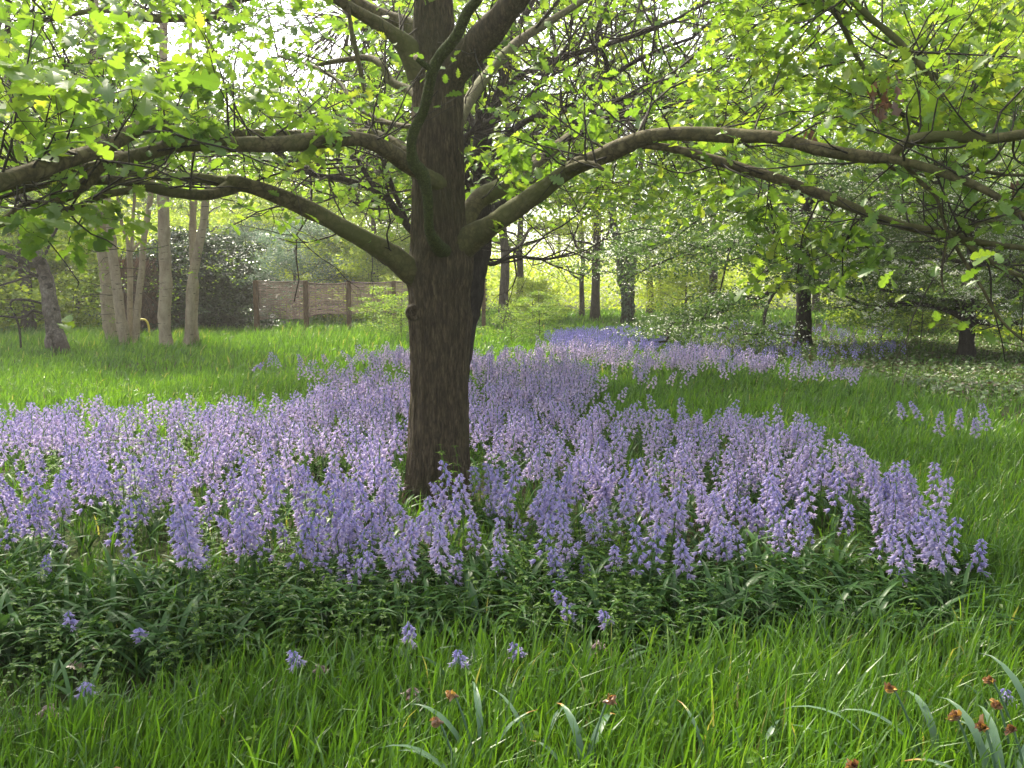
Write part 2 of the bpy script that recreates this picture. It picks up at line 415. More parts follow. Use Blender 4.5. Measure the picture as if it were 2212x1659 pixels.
def limb_obj(L, name, mat, parent, rg, n=14, label=None, collar=True):
    L = np.asarray(L).copy(); base = L[0, :3].copy()
    s = np.concatenate([[0], np.cumsum(np.linalg.norm(np.diff(L[:, :3], axis=0), axis=1))])
    rr = L[:, 3].copy()
    if collar: rr = rr*(1+.28*np.exp(-s/ (rr[0]*1.8)))
    rr = rr*(1+.05*np.sin(s*9+rg.uniform(0, 6))+.03*np.sin(s*23+rg.uniform(0, 6)))
    pts = L[:, :3] + np.stack([vnoise(s, s*.3, 3.1, rg.uniform(0, 9)), vnoise(s, s*.3, 2.7, 4), vnoise(s, s*.2, 3.3, rg.uniform(0, 9))], -1)*rr[:, None]*.22
    mb = MB(); tube(mb, pts, rr, n, .5, True, .025, rg)
    o = mb.build(name, M[mat], parent)
    if label: o['label'] = label
    return o

# ------------------------------------------------------------------ the big oak in front
def main_oak():
    rg = np.random.default_rng(5)
    D = 6.5
    b = G(946, 1100); base = np.array([P(946, 1085, D)[0], D, 0.])
    root = empty('oak_tree', tuple(base), 0, 'big oak with thick brown trunk rising from the bluebells, limbs spreading both ways', 'tree')
    off = -base
    # outline: y, left px, right px
    outl = [(1130, 868, 1026), (1085, 874, 1020), (1040, 878, 1016), (1000, 880, 1013), (920, 883, 1012), (850, 886, 1012), (780, 886, 1013), (720, 884, 1017), (690, 881, 1019), (660, 883, 1016), (630, 882, 1014),
            (600, 877, 1020), (570, 879, 1022), (545, 884, 1018), (510, 888, 1008), (450, 890, 1004), (400, 891, 1002), (330, 889, 1000), (260, 890, 999), (200, 892, 1000), (160, 893, 1004), (120, 892, 1000), (80, 893, 985), (0, 897, 975), (-100, 903, 968), (-300, 915, 960), (-600, 925, 950)]
    C = []
    for y, l, r in outl:
        p = P((l+r)/2, y, D); C.append((p[0], p[1], p[2], (r-l)/2*D/FPX))
    C[0] = (C[0][0], C[0][1], -.12, C[0][3]*1.12)
    S = spline(C, 14); n = 128
    v = []
    th = np.arange(n)*2*np.pi/n
    for c in S:
        for a in th:
            ca, sa = math.cos(a), math.sin(a)
            q = Vector((ca*2.6+3, sa*2.6, c[2]*.9)); w = noise.noise(q)*2.4
            rid = 1-abs(noise.noise(Vector((ca*11+w*.5, sa*11, c[2]*2.4+w))))*2
            rid2 = noise.noise(Vector((ca*15+5, sa*15, c[2]*5)))
            big = noise.noise(Vector((ca*1.2, sa*1.2, c[2]*1.1+7)))
            base_fl = (.10+.09*math.cos(a*4+1))*math.exp(-max(c[2], 0)/.22)
            r = c[3]*(1+.035*big+base_fl) + .013*rid*rid + .005*rid2 - .008
            if r < .02: r = .02
            v.append((c[0]+ca*r, c[1]+sa*r, c[2]))
    k = len(S); i = np.arange(k-1)[:, None]*n; j = np.arange(n)[None]; j2 = (j+1) % n
    q = np.stack([i+j, i+j2, i+n+j2, i+n+j], -1).reshape(-1, 4)
    mb = MB(); mb.add(np.array(v)+off, None, q)
    tr = mb.build('trunk', M['oakbark'], root)
    # knot scar low on the left of the trunk
    for (kx, ky, kr) in ((893, 676, 13), (958, 722, 6)):
        c = P(kx, ky, D-.19)+off; m2 = MB()
        a = np.linspace(0, 2*np.pi, 17)[:-1]
        ring = np.array([[math.cos(t), 0, math.sin(t)] for t in a])
        R0 = kr*D/FPX
        vv = np.vstack([c+ring*R0*1.5+[0, .06, 0], c+ring*R0*1.15+[0, -.012, 0], c+ring*R0*.6+[0, -.004, 0], [c+[0, .03, 0]]])
        qq = [(g*16+h, g*16+(h+1) % 16, (g+1)*16+(h+1) % 16, (g+1)*16+h) for g in range(2) for h in range(16)]
        m2.add(vv, [(32+h, 32+(h+1) % 16, 48) for h in range(16)], qq)
        m2.build('knot', M['oakbark'], tr)
    limbs = {
     'left_low': ([(915, 605, 6.45, 27), (885, 583, 6.35, 25), (840, 545, 6.25, 22), (760, 500, 6.1, 20), (680, 458, 6.0, 18), (600, 425, 5.9, 17), (530, 402, 5.8, 17), (490, 397, 5.75, 20)], 'limb'),
     'left_low_b': ([(500, 398, 5.75, 13), (430, 383, 5.7, 10), (360, 381, 5.8, 9), (250, 372, 5.9, 7), (120, 380, 6.0, 5)], 'limb'),
     'left_low_c': ([(500, 402, 5.75, 14), (455, 420, 5.6, 12), (385, 417, 5.4, 11), (310, 400, 5.2, 11), (250, 389, 5.1, 10), (170, 395, 4.9, 8), (90, 402, 4.7, 6), (-40, 440, 4.5, 4)], 'limb'),
     'left_mid': ([(955, 402, 6.38, 17), (915, 378, 6.2, 17), (870, 346, 6.05, 18), (820, 312, 5.9, 17), (770, 297, 5.8, 16), (700, 300, 5.65, 17), (620, 312, 5.5, 17), (540, 315, 5.35, 17), (450, 314, 5.2, 17), (375, 308, 5.05, 19)], 'limb'),
     'left_mid_up': ([(372, 312, 5.05, 17), (362, 285, 4.95, 16), (345, 271, 4.8, 14), (290, 285, 4.6, 15), (230, 318, 4.4, 16), (150, 343, 4.2, 17), (70, 368, 4.0, 18), (0, 390, 3.85, 19), (-120, 430, 3.6, 18)], 'limb'),
     'left_mid_down': ([(385, 308, 5.1, 17), (340, 325, 5.0, 15), (280, 340, 4.9, 14), (216, 360, 4.8, 13), (190, 390, 4.75, 12), (148, 421, 4.7, 12), (100, 440, 4.6, 8)], 'limb'),
     'left_mid_thin': ([(225, 355, 4.8, 9), (175, 366, 4.75, 9), (128, 377, 4.7, 8), (60, 395, 4.6, 6), (-60, 430, 4.5, 4)], 'limb'),
     'left_low_d': ([(320, 402, 5.25, 8), (270, 412, 5.1, 8), (215, 422, 4.95, 8), (150, 452, 4.75, 7), (60, 440, 4.5, 6), (0, 478, 4.3, 6), (-100, 500, 4.1, 4)], 'limb'),
     'left_back': ([(915, 335, 6.6, 14), (875, 322, 6.8, 13), (836, 303, 6.9, 13), (800, 288, 7.0, 10), (700, 292, 7.2, 10), (600, 291, 7.3, 10), (505, 290, 7.3, 11), (462, 283, 7.3, 9), (428, 297, 7.3, 8), (330, 330, 7.4, 5), (200, 330, 7.6, 3)], 'limb'),
     'front_moss': ([(960, 552, 6.38, 17), (942, 530, 6.18, 14), (928, 500, 6.05, 12), (926, 472, 6.0, 10.5), (924, 421, 5.95, 12), (914, 374, 5.9, 14), (896, 350, 5.85, 13), (890, 313, 5.8, 10.5), (897, 278, 5.75, 11), (914, 243, 5.7, 11.5), (927, 189, 5.6, 11), (932, 160, 5.55, 12), (948, 125, 5.5, 11.5), (981, 84, 5.4, 12), (1008, 27, 5.3, 12), (1035, -10, 5.2, 12), (1080, -120, 5.0, 10), (1150, -260, 4.8, 7)], 'mossy'),
     'right_up': ([(985, 505, 6.5, 24), (1005, 470, 6.6, 22), (1035, 430, 6.75, 20), (1082, 404, 6.95, 19), (1120, 382, 7.2, 17), (1165, 345, 7.8, 14), (1240, 290, 8.6, 10), (1330, 250, 9.4, 7)], 'limb'),
     'right_main': ([(985, 548, 6.45, 32), (1022, 521, 6.4, 27), (1060, 492, 6.3, 23), (1099, 462, 6.25, 21), (1167, 411, 6.15, 19), (1234, 362, 6.05, 18), (1301, 334, 5.95, 18), (1352, 312, 5.85, 18), (1400, 296, 5.75, 16), (1467, 290, 5.65, 15), (1600, 296, 5.45, 15), (1669, 297, 5.35, 14), (1770, 322, 5.2, 13), (1871, 339, 5.05, 13), (1939, 346, 4.95, 10), (2040, 375, 4.8, 9), (2141, 418, 4.7, 8), (2230, 485, 4.6, 7), (2330, 560, 4.5, 5)], 'limb'),
     'right_main_up': ([(1930, 345, 4.97, 9), (1942, 318, 4.95, 11), (1989, 296, 4.9, 12), (2073, 294, 4.8, 12), (2141, 300, 4.7, 12), (2220, 290, 4.6, 11), (2330, 270, 4.4, 9)], 'limb'),
     'right_low': ([(1370, 306, 5.82, 9), (1420, 315, 5.75, 9), (1467, 323, 5.7, 9), (1551, 347, 5.6, 10), (1669, 384, 5.45, 11), (1770, 420, 5.3, 10), (1871, 461, 5.2, 10), (1956, 490, 5.1, 9), (2040, 503, 5.0, 8), (2107, 522, 4.9, 7), (2220, 538, 4.8, 6), (2330, 560, 4.7, 4)], 'limb'),
     'right_low_b': ([(2070, 512, 4.95, 5), (2124, 553, 4.9, 5.5), (2175, 585, 4.85, 5), (2230, 605, 4.8, 4), (2300, 650, 4.75, 3)], 'limb'),
     'right_hang': ([(1949, 350, 4.95, 5), (1990, 395, 4.95, 5), (2023, 428, 4.95, 4.5), (2043, 489, 4.93, 4), (2060, 525, 4.9, 4), (2090, 575, 4.9, 3.6), (2124, 626, 4.85, 3.4), (2151, 676, 4.85, 3.2), (2191, 720, 4.8, 3), (2240, 755, 4.8, 2)], 'limb'),
     'right_hang_b': ([(2047, 511, 4.9, 3), (2038, 560, 4.9, 3), (2034, 600, 4.88, 2.6), (2040, 630, 4.86, 1.8)], 'limb'),
     'right_hang_c': ([(2090, 505, 4.95, 3.5), (2120, 480, 5.0, 3.5), (2165, 477, 5.1, 2.5)], 'limb'),
     'right_fork_thin': ([(1880, 340, 5.1, 4), (1960, 372, 5.2, 5), (2050, 352, 5.3, 5), (2150, 375, 5.4, 4), (2240, 380, 5.4, 3)], 'limb'),
     'right_stub': ([(1225, 365, 6.0, 9), (1255, 352, 5.85, 7), (1285, 355, 5.75, 6), (1304, 366, 5.7, 3.5)], 'limb'),
     'top_right_fork': ([(955, 235, 6.5, 30), (963, 190, 6.45, 34), (985, 145, 6.4, 33), (1032, 84, 6.3, 30), (1076, 35, 6.2, 28), (1125, -20, 6.1, 26), (1220, -130, 5.9, 22), (1340, -260, 5.7, 17), (1500, -400, 5.6, 11)], 'oakbark'),
     'top_left_fork': ([(915, 150, 6.45, 28), (887, 103, 6.4, 22), (860, 77, 6.35, 17), (820, 50, 6.3, 14), (762, 18, 6.2, 12), (700, -20, 6.1, 11), (560, -90, 5.9, 8)], 'limb'),
     'top_left_back': ([(915, 85, 6.6, 18), (880, 50, 6.7, 14), (830, 34, 6.8, 13), (762, 0, 6.9, 12), (690, -30, 7.0, 11), (526, -4, 7.0, 9), (489, 22, 7.0, 10), (455, 36, 7.0, 9), (404, 39, 7.0, 9), (337, 40, 7.0, 9), (286, 36, 7.0, 8), (215, 22, 7.0, 6), (90, 45, 7.0, 5), (-20, 80, 7.0, 4)], 'limb'),
     'left_curl': ([(905, 205, 6.55, 12), (885, 192, 6.7, 10), (846, 175, 6.85, 9), (826, 142, 6.95, 8), (796, 125, 7.1, 7), (745, 130, 7.3, 6), (690, 140, 7.5, 4)], 'limb'),
     'left_thin': ([(905, 275, 6.65, 6), (860, 270, 6.9, 5.5), (820, 258, 7.1, 5.5), (769, 228, 7.4, 5), (729, 175, 7.7, 4.5), (678, 145, 8.0, 4), (600, 120, 8.3, 3)], 'limb'),
     'dead_hanger': ([(745, -20, 6.15, 3), (752, 20, 6.15, 4), (759, 67, 6.15, 5), (768, 105, 6.15, 5), (776, 140, 6.15, 5), (783, 175, 6.15, 4), (787, 196, 6.15, 3)], 'limb'),
     'moss_stub': ([(935, 150, 5.53, 7), (918, 138, 5.5, 6), (901, 126, 5.47, 5)], 'mossy'),
     'back_up': ([(950, 330, 6.75, 16), (985, 270, 7.2, 14), (1030, 190, 7.8, 12), (1120, 90, 8.5, 10), (1230, 20, 9.2, 7), (1400, -80, 9.8, 4)], 'limb'),
     'canopy_over': ([(930, -330, 6.5, 20), (1020, -700, 5.6, 14), (1150, -1200, 4.6, 9)], 'limb'),
     'top_right_long': ([(1340, -260, 5.7, 12), (1550, -180, 5.6, 9), (1760, -60, 5.5, 8), (1880, 40, 5.45, 7), (1950, 100, 5.4, 7), (2020, 180, 5.35, 6), (2080, 270, 5.3, 4), (2150, 330, 5.3, 3)], 'limb'),
     'top_right_hang': ([(1700, -100, 5.55, 7), (1760, 0, 5.6, 6), (1802, 25, 5.6, 6), (1828, 70, 5.65, 5.5), (1850, 120, 5.7, 5), (1880, 170, 5.7, 4.5), (1905, 210, 5.75, 4), (1950, 250, 5.8, 4), (2012, 282, 5.8, 3)], 'limb'),
     'top_right_arc': ([(1760, 0, 5.7, 5), (1805, 22, 5.8, 4.5), (1870, 40, 5.9, 4), (1940, 85, 5.95, 3.6), (2000, 140, 6.0, 3), (2080, 230, 6.1, 2.5)], 'limb'),
    }
    LS = []
    for key, (rows, mat) in limbs.items():
        L = px_limb(rows); L[:, :3] += off
        nm = 'broken_branch' if key == 'dead_hanger' else 'limb'
        o = limb_obj(L, nm, mat, root, rg, 16 if rows[0][3] > 12 else 8, 'moss covered limb curling up the front of the trunk' if key == 'front_moss' else None, collar=rows[0][3] > 12)
        if key not in ('dead_hanger', 'front_moss', 'moss_stub'): LS.append(L)
    tw, lf = MB(), MB()
    # thin bare twigs along the limbs
    for L in LS:
        for _ in range(int(len(L)*.22)):
            i = rg.integers(len(L)//4, len(L)); c = L[i]
            ends = []
            dr = unit(rg.normal(0, 1, 3)*np.array([1, 1, .6])+np.array([0, 0, .25]))
            grow(tw, ends, c[:3], dr, rg.uniform(.3, .8), min(.007, c[3]*.5), 1, rg, .3, .3, 5, 2)
            if rg.uniform() < .6: scatter_leaves(lf, np.array(ends), (.05, .05, .04), 2, .10, OAK, rg, .6, (.5, .2))
    S_ = [ # x, y, depth, radius, leaves, tone
     (20, 270, 3.7, .3, 44, .55), (110, 215, 3.9, .3, 40, .55), (200, 255, 4.4, .28, 40, .55), (290, 235, 4.3, .30, 40, .5), (120, 450, 4.6, .26, 40, .5), (40, 480, 4.3, .26, 34, .5),
     (345, 345, 5.6, .2, 14, .55), (225, 465, 5.0, .22, 24, .55), (10, 430, 4.4, .22, 18, .5), (250, 400, 5.6, .2, 16, .5), (400, 190, 5.0, .3, 30, .5), (330, 140, 5.0, .36, 40, .5), (450, 120, 5.4, .28, 24, .55),
     (560, 240, 5.8, .26, 26, .5), (640, 290, 5.7, .24, 22, .6), (700, 285, 5.6, .22, 30, .7), (760, 265, 6.3, .24, 22, .6), (560, 365, 6.0, .26, 18, .5), (190, 130, 5.4, .5, 60, .4), (90, 60, 5.6, .6, 80, .4), (20, 160, 5.2, .5, 60, .4), (300, 40, 6.4, .6, 80, .4),
     (520, 30, 6.6, .5, 50, .4), (620, 70, 6.8, .4, 34, .4), (830, 220, 8, .45, 50, .6), (150, 515, 5, .16, 14, .5), (-140, 300, 4.0, .4, 50, .5), (-60, 120, 4.4, .5, 50, .45), (75, 400, 4.6, .2, 18, .6), (430, 250, 5.0, .28, 24, .5), (480, 170, 5.6, .25, 18, .5),
     (1130, 355, 6.6, .24, 26, .6), (1185, 345, 6.3, .26, 38, .5), (1250, 340, 6.2, .24, 24, .5), (1055, 475, 6.25, .10, 7, .95), (1075, 330, 7.0, .32, 34, .65), (1290, 225, 7.0, .32, 36, .5), (1350, 270, 6.2, .28, 26, .45), (1460, 345, 5.7, .08, 4, .9),
     (1630, 455, 5.8, .24, 28, .6), (1690, 500, 5.8, .3, 46, .6), (1700, 560, 5.75, .26, 36, .7), (1770, 500, 5.7, .3, 44, .6), (1720, 610, 5.7, .13, 12, .85), (1820, 600, 5.6, .22, 24, .65), (1830, 540, 5.6, .25, 28, .55), (1600, 400, 5.9, .22, 18, .6), (1560, 400, 6, .15, 8, .8),
     (1830, 175, 5.6, .3, 30, .75), (2060, 240, 5.0, .3, 34, .7), (2100, 340, 5.0, .28, 26, .7), (2150, 170, 5.0, .32, 34, .8), (2190, 240, 4.8, .3, 30, .75), (1740, 100, 6.0, .4, 40, .6), (2130, 440, 5.0, .2, 12, .7), (1500, 170, 6.5, .2, 10, .5)]
    for x, y, d, r, n, t in S_:
        spray(tw, lf, LS, P(x, y, d)+off, r*1.12, int(n*(1.1 if d < 4.8 and x < 400 else 1.6)), .135 if d < 5.3 and x < 700 else .115, OAK, rg, t, .5)
    for _ in range(85):
        x, y = rg.uniform(1440, 2450), rg.uniform(-160, 290)
        if 1420 < x < 1580 and 40 < y < 210: continue
        spray(tw, lf, LS, P(x, y, rg.uniform(5.2, 8.5))+off, rg.uniform(.35, .6), 78, .105, OAK, rg, rg.uniform(.45, .8), .5)
    for _ in range(46):
        x, y = rg.uniform(-250, 760), rg.uniform(-130, 260)
        if (350 < x < 770 and -10 < y < 215) or (190 < x < 370 and 30 < y < 185): continue
        spray(tw, lf, LS, P(x, y, rg.uniform(5.5, 8.0))+off, rg.uniform(.3, .5), 52, .105, OAK, rg, rg.uniform(.35, .7), .5)
    for _ in range(34):   # canopy above and round the frame
        x, y = rg.uniform(-500, 2700), rg.uniform(-1100, -120)
        spray(tw, lf, LS, P(x, y, rg.uniform(4.2, 8.5))+off, rg.uniform(.4, .6), 36, .13, OAKM, rg, .5, .5)
    tw.build('twigs', M['twig'], root)
    lf.build('foliage', M['oakleaf'], root, False)
    # brown dead leaf clusters caught on twigs
    for (x, y, d, n, r) in ((1912, 190, 5.5, 9, .07), (1895, 225, 5.5, 5, .05), (1752, 277, 5.35, 3, .025), (2200, 385, 5.0, 4, .06)):
        m3 = MB(); c = P(x, y, d)+off
        a = rg.uniform(0, 6.28, n)
        batch(m3, c+rg.normal(0, r*.6, (n, 3)), np.stack([np.cos(a)*.4, np.sin(a)*.4, -np.ones(n)], -1), rg.normal(0, 1, (n, 3)), .11, OAKM, rg.uniform(0, 1, n))
        m3.build('dead_leaf_cluster', M['dead'], root, False)
    # cut face on the mossy stub
    m4 = MB(); c = P(900, 125, 5.46)+off; tube(m4, [c, c+np.array([-.012, -.004, .006])], [.017, .015], 10); m4.build('cut_end', M['cut'], root)
main_oak()

# ------------------------------------------------------------------ darker oak behind it
def second_oak():
    rg = np.random.default_rng(11); D = 12.0
    base = np.array([P(984, 860, D)[0], D, 0.]); off = -base
    root = empty('oak_tree', tuple(base), 0, 'dark leaning oak close behind the big trunk, with black crooked branches', 'tree')
    mats = 'midbark'
    tr = px_limb([(984, 880, D, 30), (990, 800, D, 26), (998, 740, D, 27), (1008, 660, D, 28), (1016, 600, D, 30), (1026, 545, D, 28), (1035, 500, D, 25), (1042, 440, D, 22), (1045, 380, D, 20), (1042, 300, D, 19), (1040, 240, D, 17), (1034, 180, D, 14), (1045, 100, D, 11), (1070, 0, D, 9), (1080, -150, D, 6)])
    tr[0, 2] = -.1; tr[:, :3] += off
    limb_obj(tr, 'trunk', 'darkbark', root, rg, 18, collar=False)
    lim = [
     [(1046, 330, 12, 13), (1060, 260, 12, 11), (1076, 210, 12, 11), (1092, 152, 12, 11), (1098, 100, 12, 9), (1130, 40, 12, 7), (1180, -60, 12, 5)],
     [(1099, 189, 12, 8), (1130, 160, 11.7, 8), (1183, 137, 11.4, 7), (1240, 118, 11.2, 6), (1330, 90, 11, 5), (1430, 55, 10.8, 4), (1520, 10, 10.6, 3)],
     [(1050, 430, 12, 9), (1070, 360, 11.8, 8), (1085, 320, 11.6, 8), (1116, 276, 11.4, 7), (1160, 250, 11.2, 7), (1210, 236, 11, 6), (1251, 233, 10.8, 5), (1330, 255, 10.6, 4), (1430, 262, 10.4, 3)],
     [(1038, 380, 12, 9), (1012, 330, 11.5, 8), (1005, 300, 11.3, 8), (1018, 287, 11.2, 6), (1059, 262, 11.1, 6), (1110, 240, 11, 5), (1150, 200, 10.9, 5), (1183, 160, 10.8, 4), (1230, 90, 10.7, 3)],
     [(1035, 455, 12, 12), (1018, 410, 11.6, 9), (1005, 370, 11.4, 8), (1002, 320, 11.3, 8)],
     [(1000, 560, 12, 12), (940, 540, 11.8, 9), (890, 499, 11.5, 8), (853, 452, 11.2, 8), (823, 418, 11, 7), (745, 388, 10.7, 6), (678, 377, 10.5, 5), (640, 360, 10.3, 5), (600, 327, 10.2, 4), (540, 300, 10, 3)],
     [(823, 418, 11, 5), (803, 396, 10.9, 5), (780, 360, 10.8, 5), (766, 342, 10.7, 4), (720, 345, 10.6, 3.5), (678, 357, 10.5, 3), (610, 380, 10.3, 2)],
     [(880, 480, 11.6, 5), (853, 420, 11.4, 5), (836, 370, 11.2, 5), (820, 330, 11, 4), (800, 280, 10.9, 3)],
     [(1045, 460, 12, 10), (1100, 430, 12.6, 8), (1180, 380, 13.2, 6), (1290, 340, 14, 5), (1400, 320, 14.5, 4)],
     [(1300, 290, 11, 7), (1270, 240, 11, 6)],
     [(1040, 300, 12, 8), (1000, 230, 12.4, 7), (940, 150, 12.8, 6), (860, 90, 13.2, 5), (760, 40, 13.6, 4)],
     [(1045, 350, 12, 7), (1150, 300, 13, 7), (1220, 300, 13, 8), (1250, 250, 12.6, 7), (1290, 190, 12.2, 6), (1310, 140, 12, 5.5), (1290, 80, 11.8, 5), (1310, 10, 11.6, 4), (1330, -60, 11.4, 3)],
     [(1250, 250, 12.6, 6), (1330, 160, 12.3, 5), (1420, 110, 12, 4), (1500, 80, 11.7, 3)],
     [(1250, 235, 11, 5), (1340, 215, 11, 5), (1450, 170, 11, 4), (1530, 150, 11, 3)],
     [(1220, 300, 13, 5), (1150, 215, 13, 4), (1200, 150, 13, 3.5), (1190, 60, 13, 3), (1160, 0, 13, 2)],
     [(1030, 540, 12, 8), (1060, 570, 12.3, 5), (1110, 555, 12.8, 4), (1180, 560, 13.3, 3), (1240, 545, 13.8, 2)]]
    LS = []
    for rows in lim[:9]+lim[10:]:
        L = px_limb(rows); L[:, :3] += off; LS.append(L)
        limb_obj(L, 'limb', mats, root, rg, 8, collar=False)
    tw, lf = MB(), MB()
    for L in LS:
        for _ in range(int(len(L)*.5)):
            i = rg.integers(len(L)//4, len(L)); c = L[i]; ends = []
            dr = unit(rg.normal(0, 1, 3)*np.array([1, .8, .7])+np.array([0, 0, .35]))
            grow(tw, ends, c[:3], dr, rg.uniform(.6, 1.7), min(.014, c[3]*.6), 2, rg, .15, .38, 6, 2)
    for _ in range(230):
        x, y = rg.uniform(520, 1640), rg.uniform(-120, 430)
        if y < 215 and 360 < x < 770: continue
        if 1410 < x < 1590 and 40 < y < 210: continue
        if 1080 < x < 1500 and y < 290 and rg.uniform() < .45: continue
        spray(tw, lf, LS, P(x, y, rg.uniform(9.5, 16.5))+off, rg.uniform(.5, .85), 60, .14, OAKM, rg, rg.uniform(.4, .65), .45, r0=.012)
    for _ in range(16):
        x, y = rg.uniform(700, 1400), rg.uniform(-500, -120)
        spray(tw, lf, LS, P(x, y, rg.uniform(10, 14))+off, .9, 40, .12, OAKM, rg, .5, .5, r0=.012)
    for _ in range(230):
        x, y = rg.uniform(350, 1750), rg.uniform(-60, 450)
        if y < 215 and 330 < x < 790: continue
        if 1400 < x < 1600 and 30 < y < 230: continue
        if 1830 < x < 2000: continue
        spray(tw, lf, LS, P(x, y, rg.uniform(15, 20))+off, rg.uniform(.8, 1.1), 66, .17, DIA, rg, rg.uniform(.5, .85), .45, r0=.012)
    tw.build('twigs', M['midbark'], root)
    lf.build('foliage', M['oakleaf'], root, False)
second_oak()

# ------------------------------------------------------------------ generic woodland trees
def gen_tree(seed, h, cb, cr, tr_r, nl, clus, per, leaf, tmpl, crad=.45, droop=0.0, flat=.55, sub=2, lean=0, low_wide=False, tone=.5, shell=.55, skirt=0):
    rg = np.random.default_rng(seed); wood, lf = MB(), MB()
    n = 14; z = np.linspace(0, h*.92, n)
    x = np.cumsum(rg.normal(0, .012*h, n))*.35 + lean*z; y = np.cumsum(rg.normal(0, .012*h, n))*.35
    x -= x[0]; y -= y[0]
    rr = tr_r*(1-.85*z/(h*.92))**.8; rr[0] *= 1.35
    T = spline(np.stack([x, y, z-.05, rr], 1), 3)
    tube(wood, T[:, :3], T[:, 3], 12, .5, True, .05, rg)
    cc = []
    for i in range(nl):
        f = (i+.5)/nl; z0 = cb*.75 + (h*.86-cb*.75)*f**(1.3 if low_wide else 1.0)
        k = int(np.abs(T[:, 2]-z0).argmin()); p0 = T[k]
        t = min(1, max(0, (z0-cb*.75)/(h-cb*.75)))
        prof = (math.sqrt(max(.05, 1-(t*1.02)**2)) if low_wide else math.sin(math.pi*min(.97, .22+.78*t))**.6)
        L = cr*prof*rg.uniform(.75, 1.15); a = i*2.4+rg.uniform(-.5, .5)
        el = rg.uniform(.15, .6) if not low_wide else rg.uniform(-.05, .45)
        dr = droop
        if skirt:
            west = math.cos(a) < -.45
            dr = droop*(1.5 if west else .45); L *= 1.25 if west else .9
            if not west: el = max(el, .3)
            elif i < 9: el = rg.uniform(.0, .2)
        m = 7; s = np.linspace(0, 1, m)
        px = p0[0]+np.cos(a)*L*s; py = p0[1]+np.sin(a)*L*s; pz = p0[2]+L*(el*s-dr*s*s)
        w = rg.normal(0, .05*L, (m, 3)); w[0] = 0
        pz = np.maximum(pz+w[:, 2], .25)
        r0 = max(.018, p0[3]*.5)
        LL = spline(np.stack([px+w[:, 0], py+w[:, 1], pz, np.linspace(r0, r0*.22, m)], 1), 3)
        tube(wood, LL[:, :3], LL[:, 3], 6, .5)
        for _ in range(sub):
            q = rg.integers(len(LL)//3, len(LL)); aa = a+rg.choice([-1, 1])*rg.uniform(.5, 1.2); l2 = L*rg.uniform(.3, .5)
            ss = np.linspace(0, 1, 6)[:, None]
            b = LL[q, :3]+np.array([np.cos(aa), np.sin(aa), rg.uniform(-.1, .5)-droop])*l2
            B = LL[q, :3]*(1-ss)+b*ss + rg.normal(0, .04*l2, (6, 3))*np.sin(np.pi*ss)
            tube(wood, B, np.linspace(LL[q, 3]*.6, .008, 6), 4, .5)
            cc += [B[3], B[5]]
            for _ in range(max(1, clus//(nl*sub*2))): cc.append(B[rg.integers(2, 6)]+rg.normal(0, crad*1.1, 3)*[1, 1, flat])
        for _ in range(max(1, clus//(nl*2))): cc.append(LL[rg.integers(int(len(LL)*(1-shell)), len(LL)), :3]+rg.normal(0, crad*1.2, 3)*[1, 1, flat])
    cc = np.array(cc); cc[:, 2] = np.maximum(cc[:, 2], .2)
    if skirt: cc = cc[~((cc[:, 0] > -1.1) & (cc[:, 2] < skirt))]
    scatter_leaves(lf, cc, (crad, crad, crad*flat*.7), per, leaf, tmpl, rg, .7, (tone, .28), .2+droop)
    return wood, lf, cc, rg

protos = {}
def make_proto(key, bark, leafm, args, blossom=0):
    wood, lf, cc, rg = gen_tree(**args)
    d = {'trunk': wood.mesh('trunk', M[bark]), 'crown': lf.mesh('crown', M[leafm], False)}
    if blossom:
        b = MB(); cs = cc[rg.uniform(size=len(cc)) < .8]
        c2 = np.repeat(cs, 4, 0)+rg.normal(0, args['crad']*.9, (len(cs)*4, 3))*[1, 1, .45]+[0, 0, .06]
        scatter_leaves(b, c2, (.06, .06, .02), blossom, .045, OVAL, rg, .8, (.5, .4), 0)
        d['blossom'] = b.mesh('blossom', M['blossom'], False)
    protos[key] = d
make_proto('tall_a', 'farbark', 'woodleaf', dict(seed=21, h=17, cb=4.2, cr=4.6, tr_r=.27, nl=22, clus=300, per=60, leaf=.25, tmpl=DIA, crad=.55))
make_proto('tall_b', 'farbark', 'woodleaf', dict(seed=22, h=15, cb=3.0, cr=4.2, tr_r=.22, nl=20, clus=280, per=60, leaf=.24, tmpl=DIA, crad=.5, tone=.6))
make_proto('tall_s', 'farbark', 'woodleaf', dict(seed=33, h=16, cb=4.0, cr=4.2, tr_r=.24, nl=20, clus=110, per=42, leaf=.22, tmpl=DIA, crad=.5, tone=.65))
make_proto('broad', 'farbark', 'brightleaf', dict(seed=23, h=12, cb=1.6, cr=5.0, tr_r=.25, nl=24, clus=340, per=62, leaf=.22, tmpl=DIA, crad=.55, droop=.15))
make_proto('shrub', 'farbark', 'brightleaf', dict(seed=24, h=4.6, cb=.3, cr=2.6, tr_r=.07, nl=22, clus=200, per=60, leaf=.15, tmpl=DIA, crad=.36, low_wide=True, tone=.5))
make_proto('birch', 'birchbark', 'birchleaf', dict(seed=25, h=15, cb=4.5, cr=2.8, tr_r=.15, nl=24, clus=300, per=46, leaf=.085, tmpl=DIA, crad=.42, droop=.55, flat=1.2))
make_proto('grey', 'farbark', 'greyleaf', dict(seed=26, h=5.5, cb=.5, cr=3.0, tr_r=.12, nl=20, clus=220, per=60, leaf=.15, tmpl=DIA, crad=.4, low_wide=True), blossom=5)
make_proto('laurel', 'darkbark', 'darkleaf', dict(seed=27, h=3.9, cb=.3, cr=2.1, tr_r=.07, nl=26, clus=420, per=46, leaf=.13, tmpl=OVAL, crad=.24, low_wide=True, shell=.7, tone=.4))
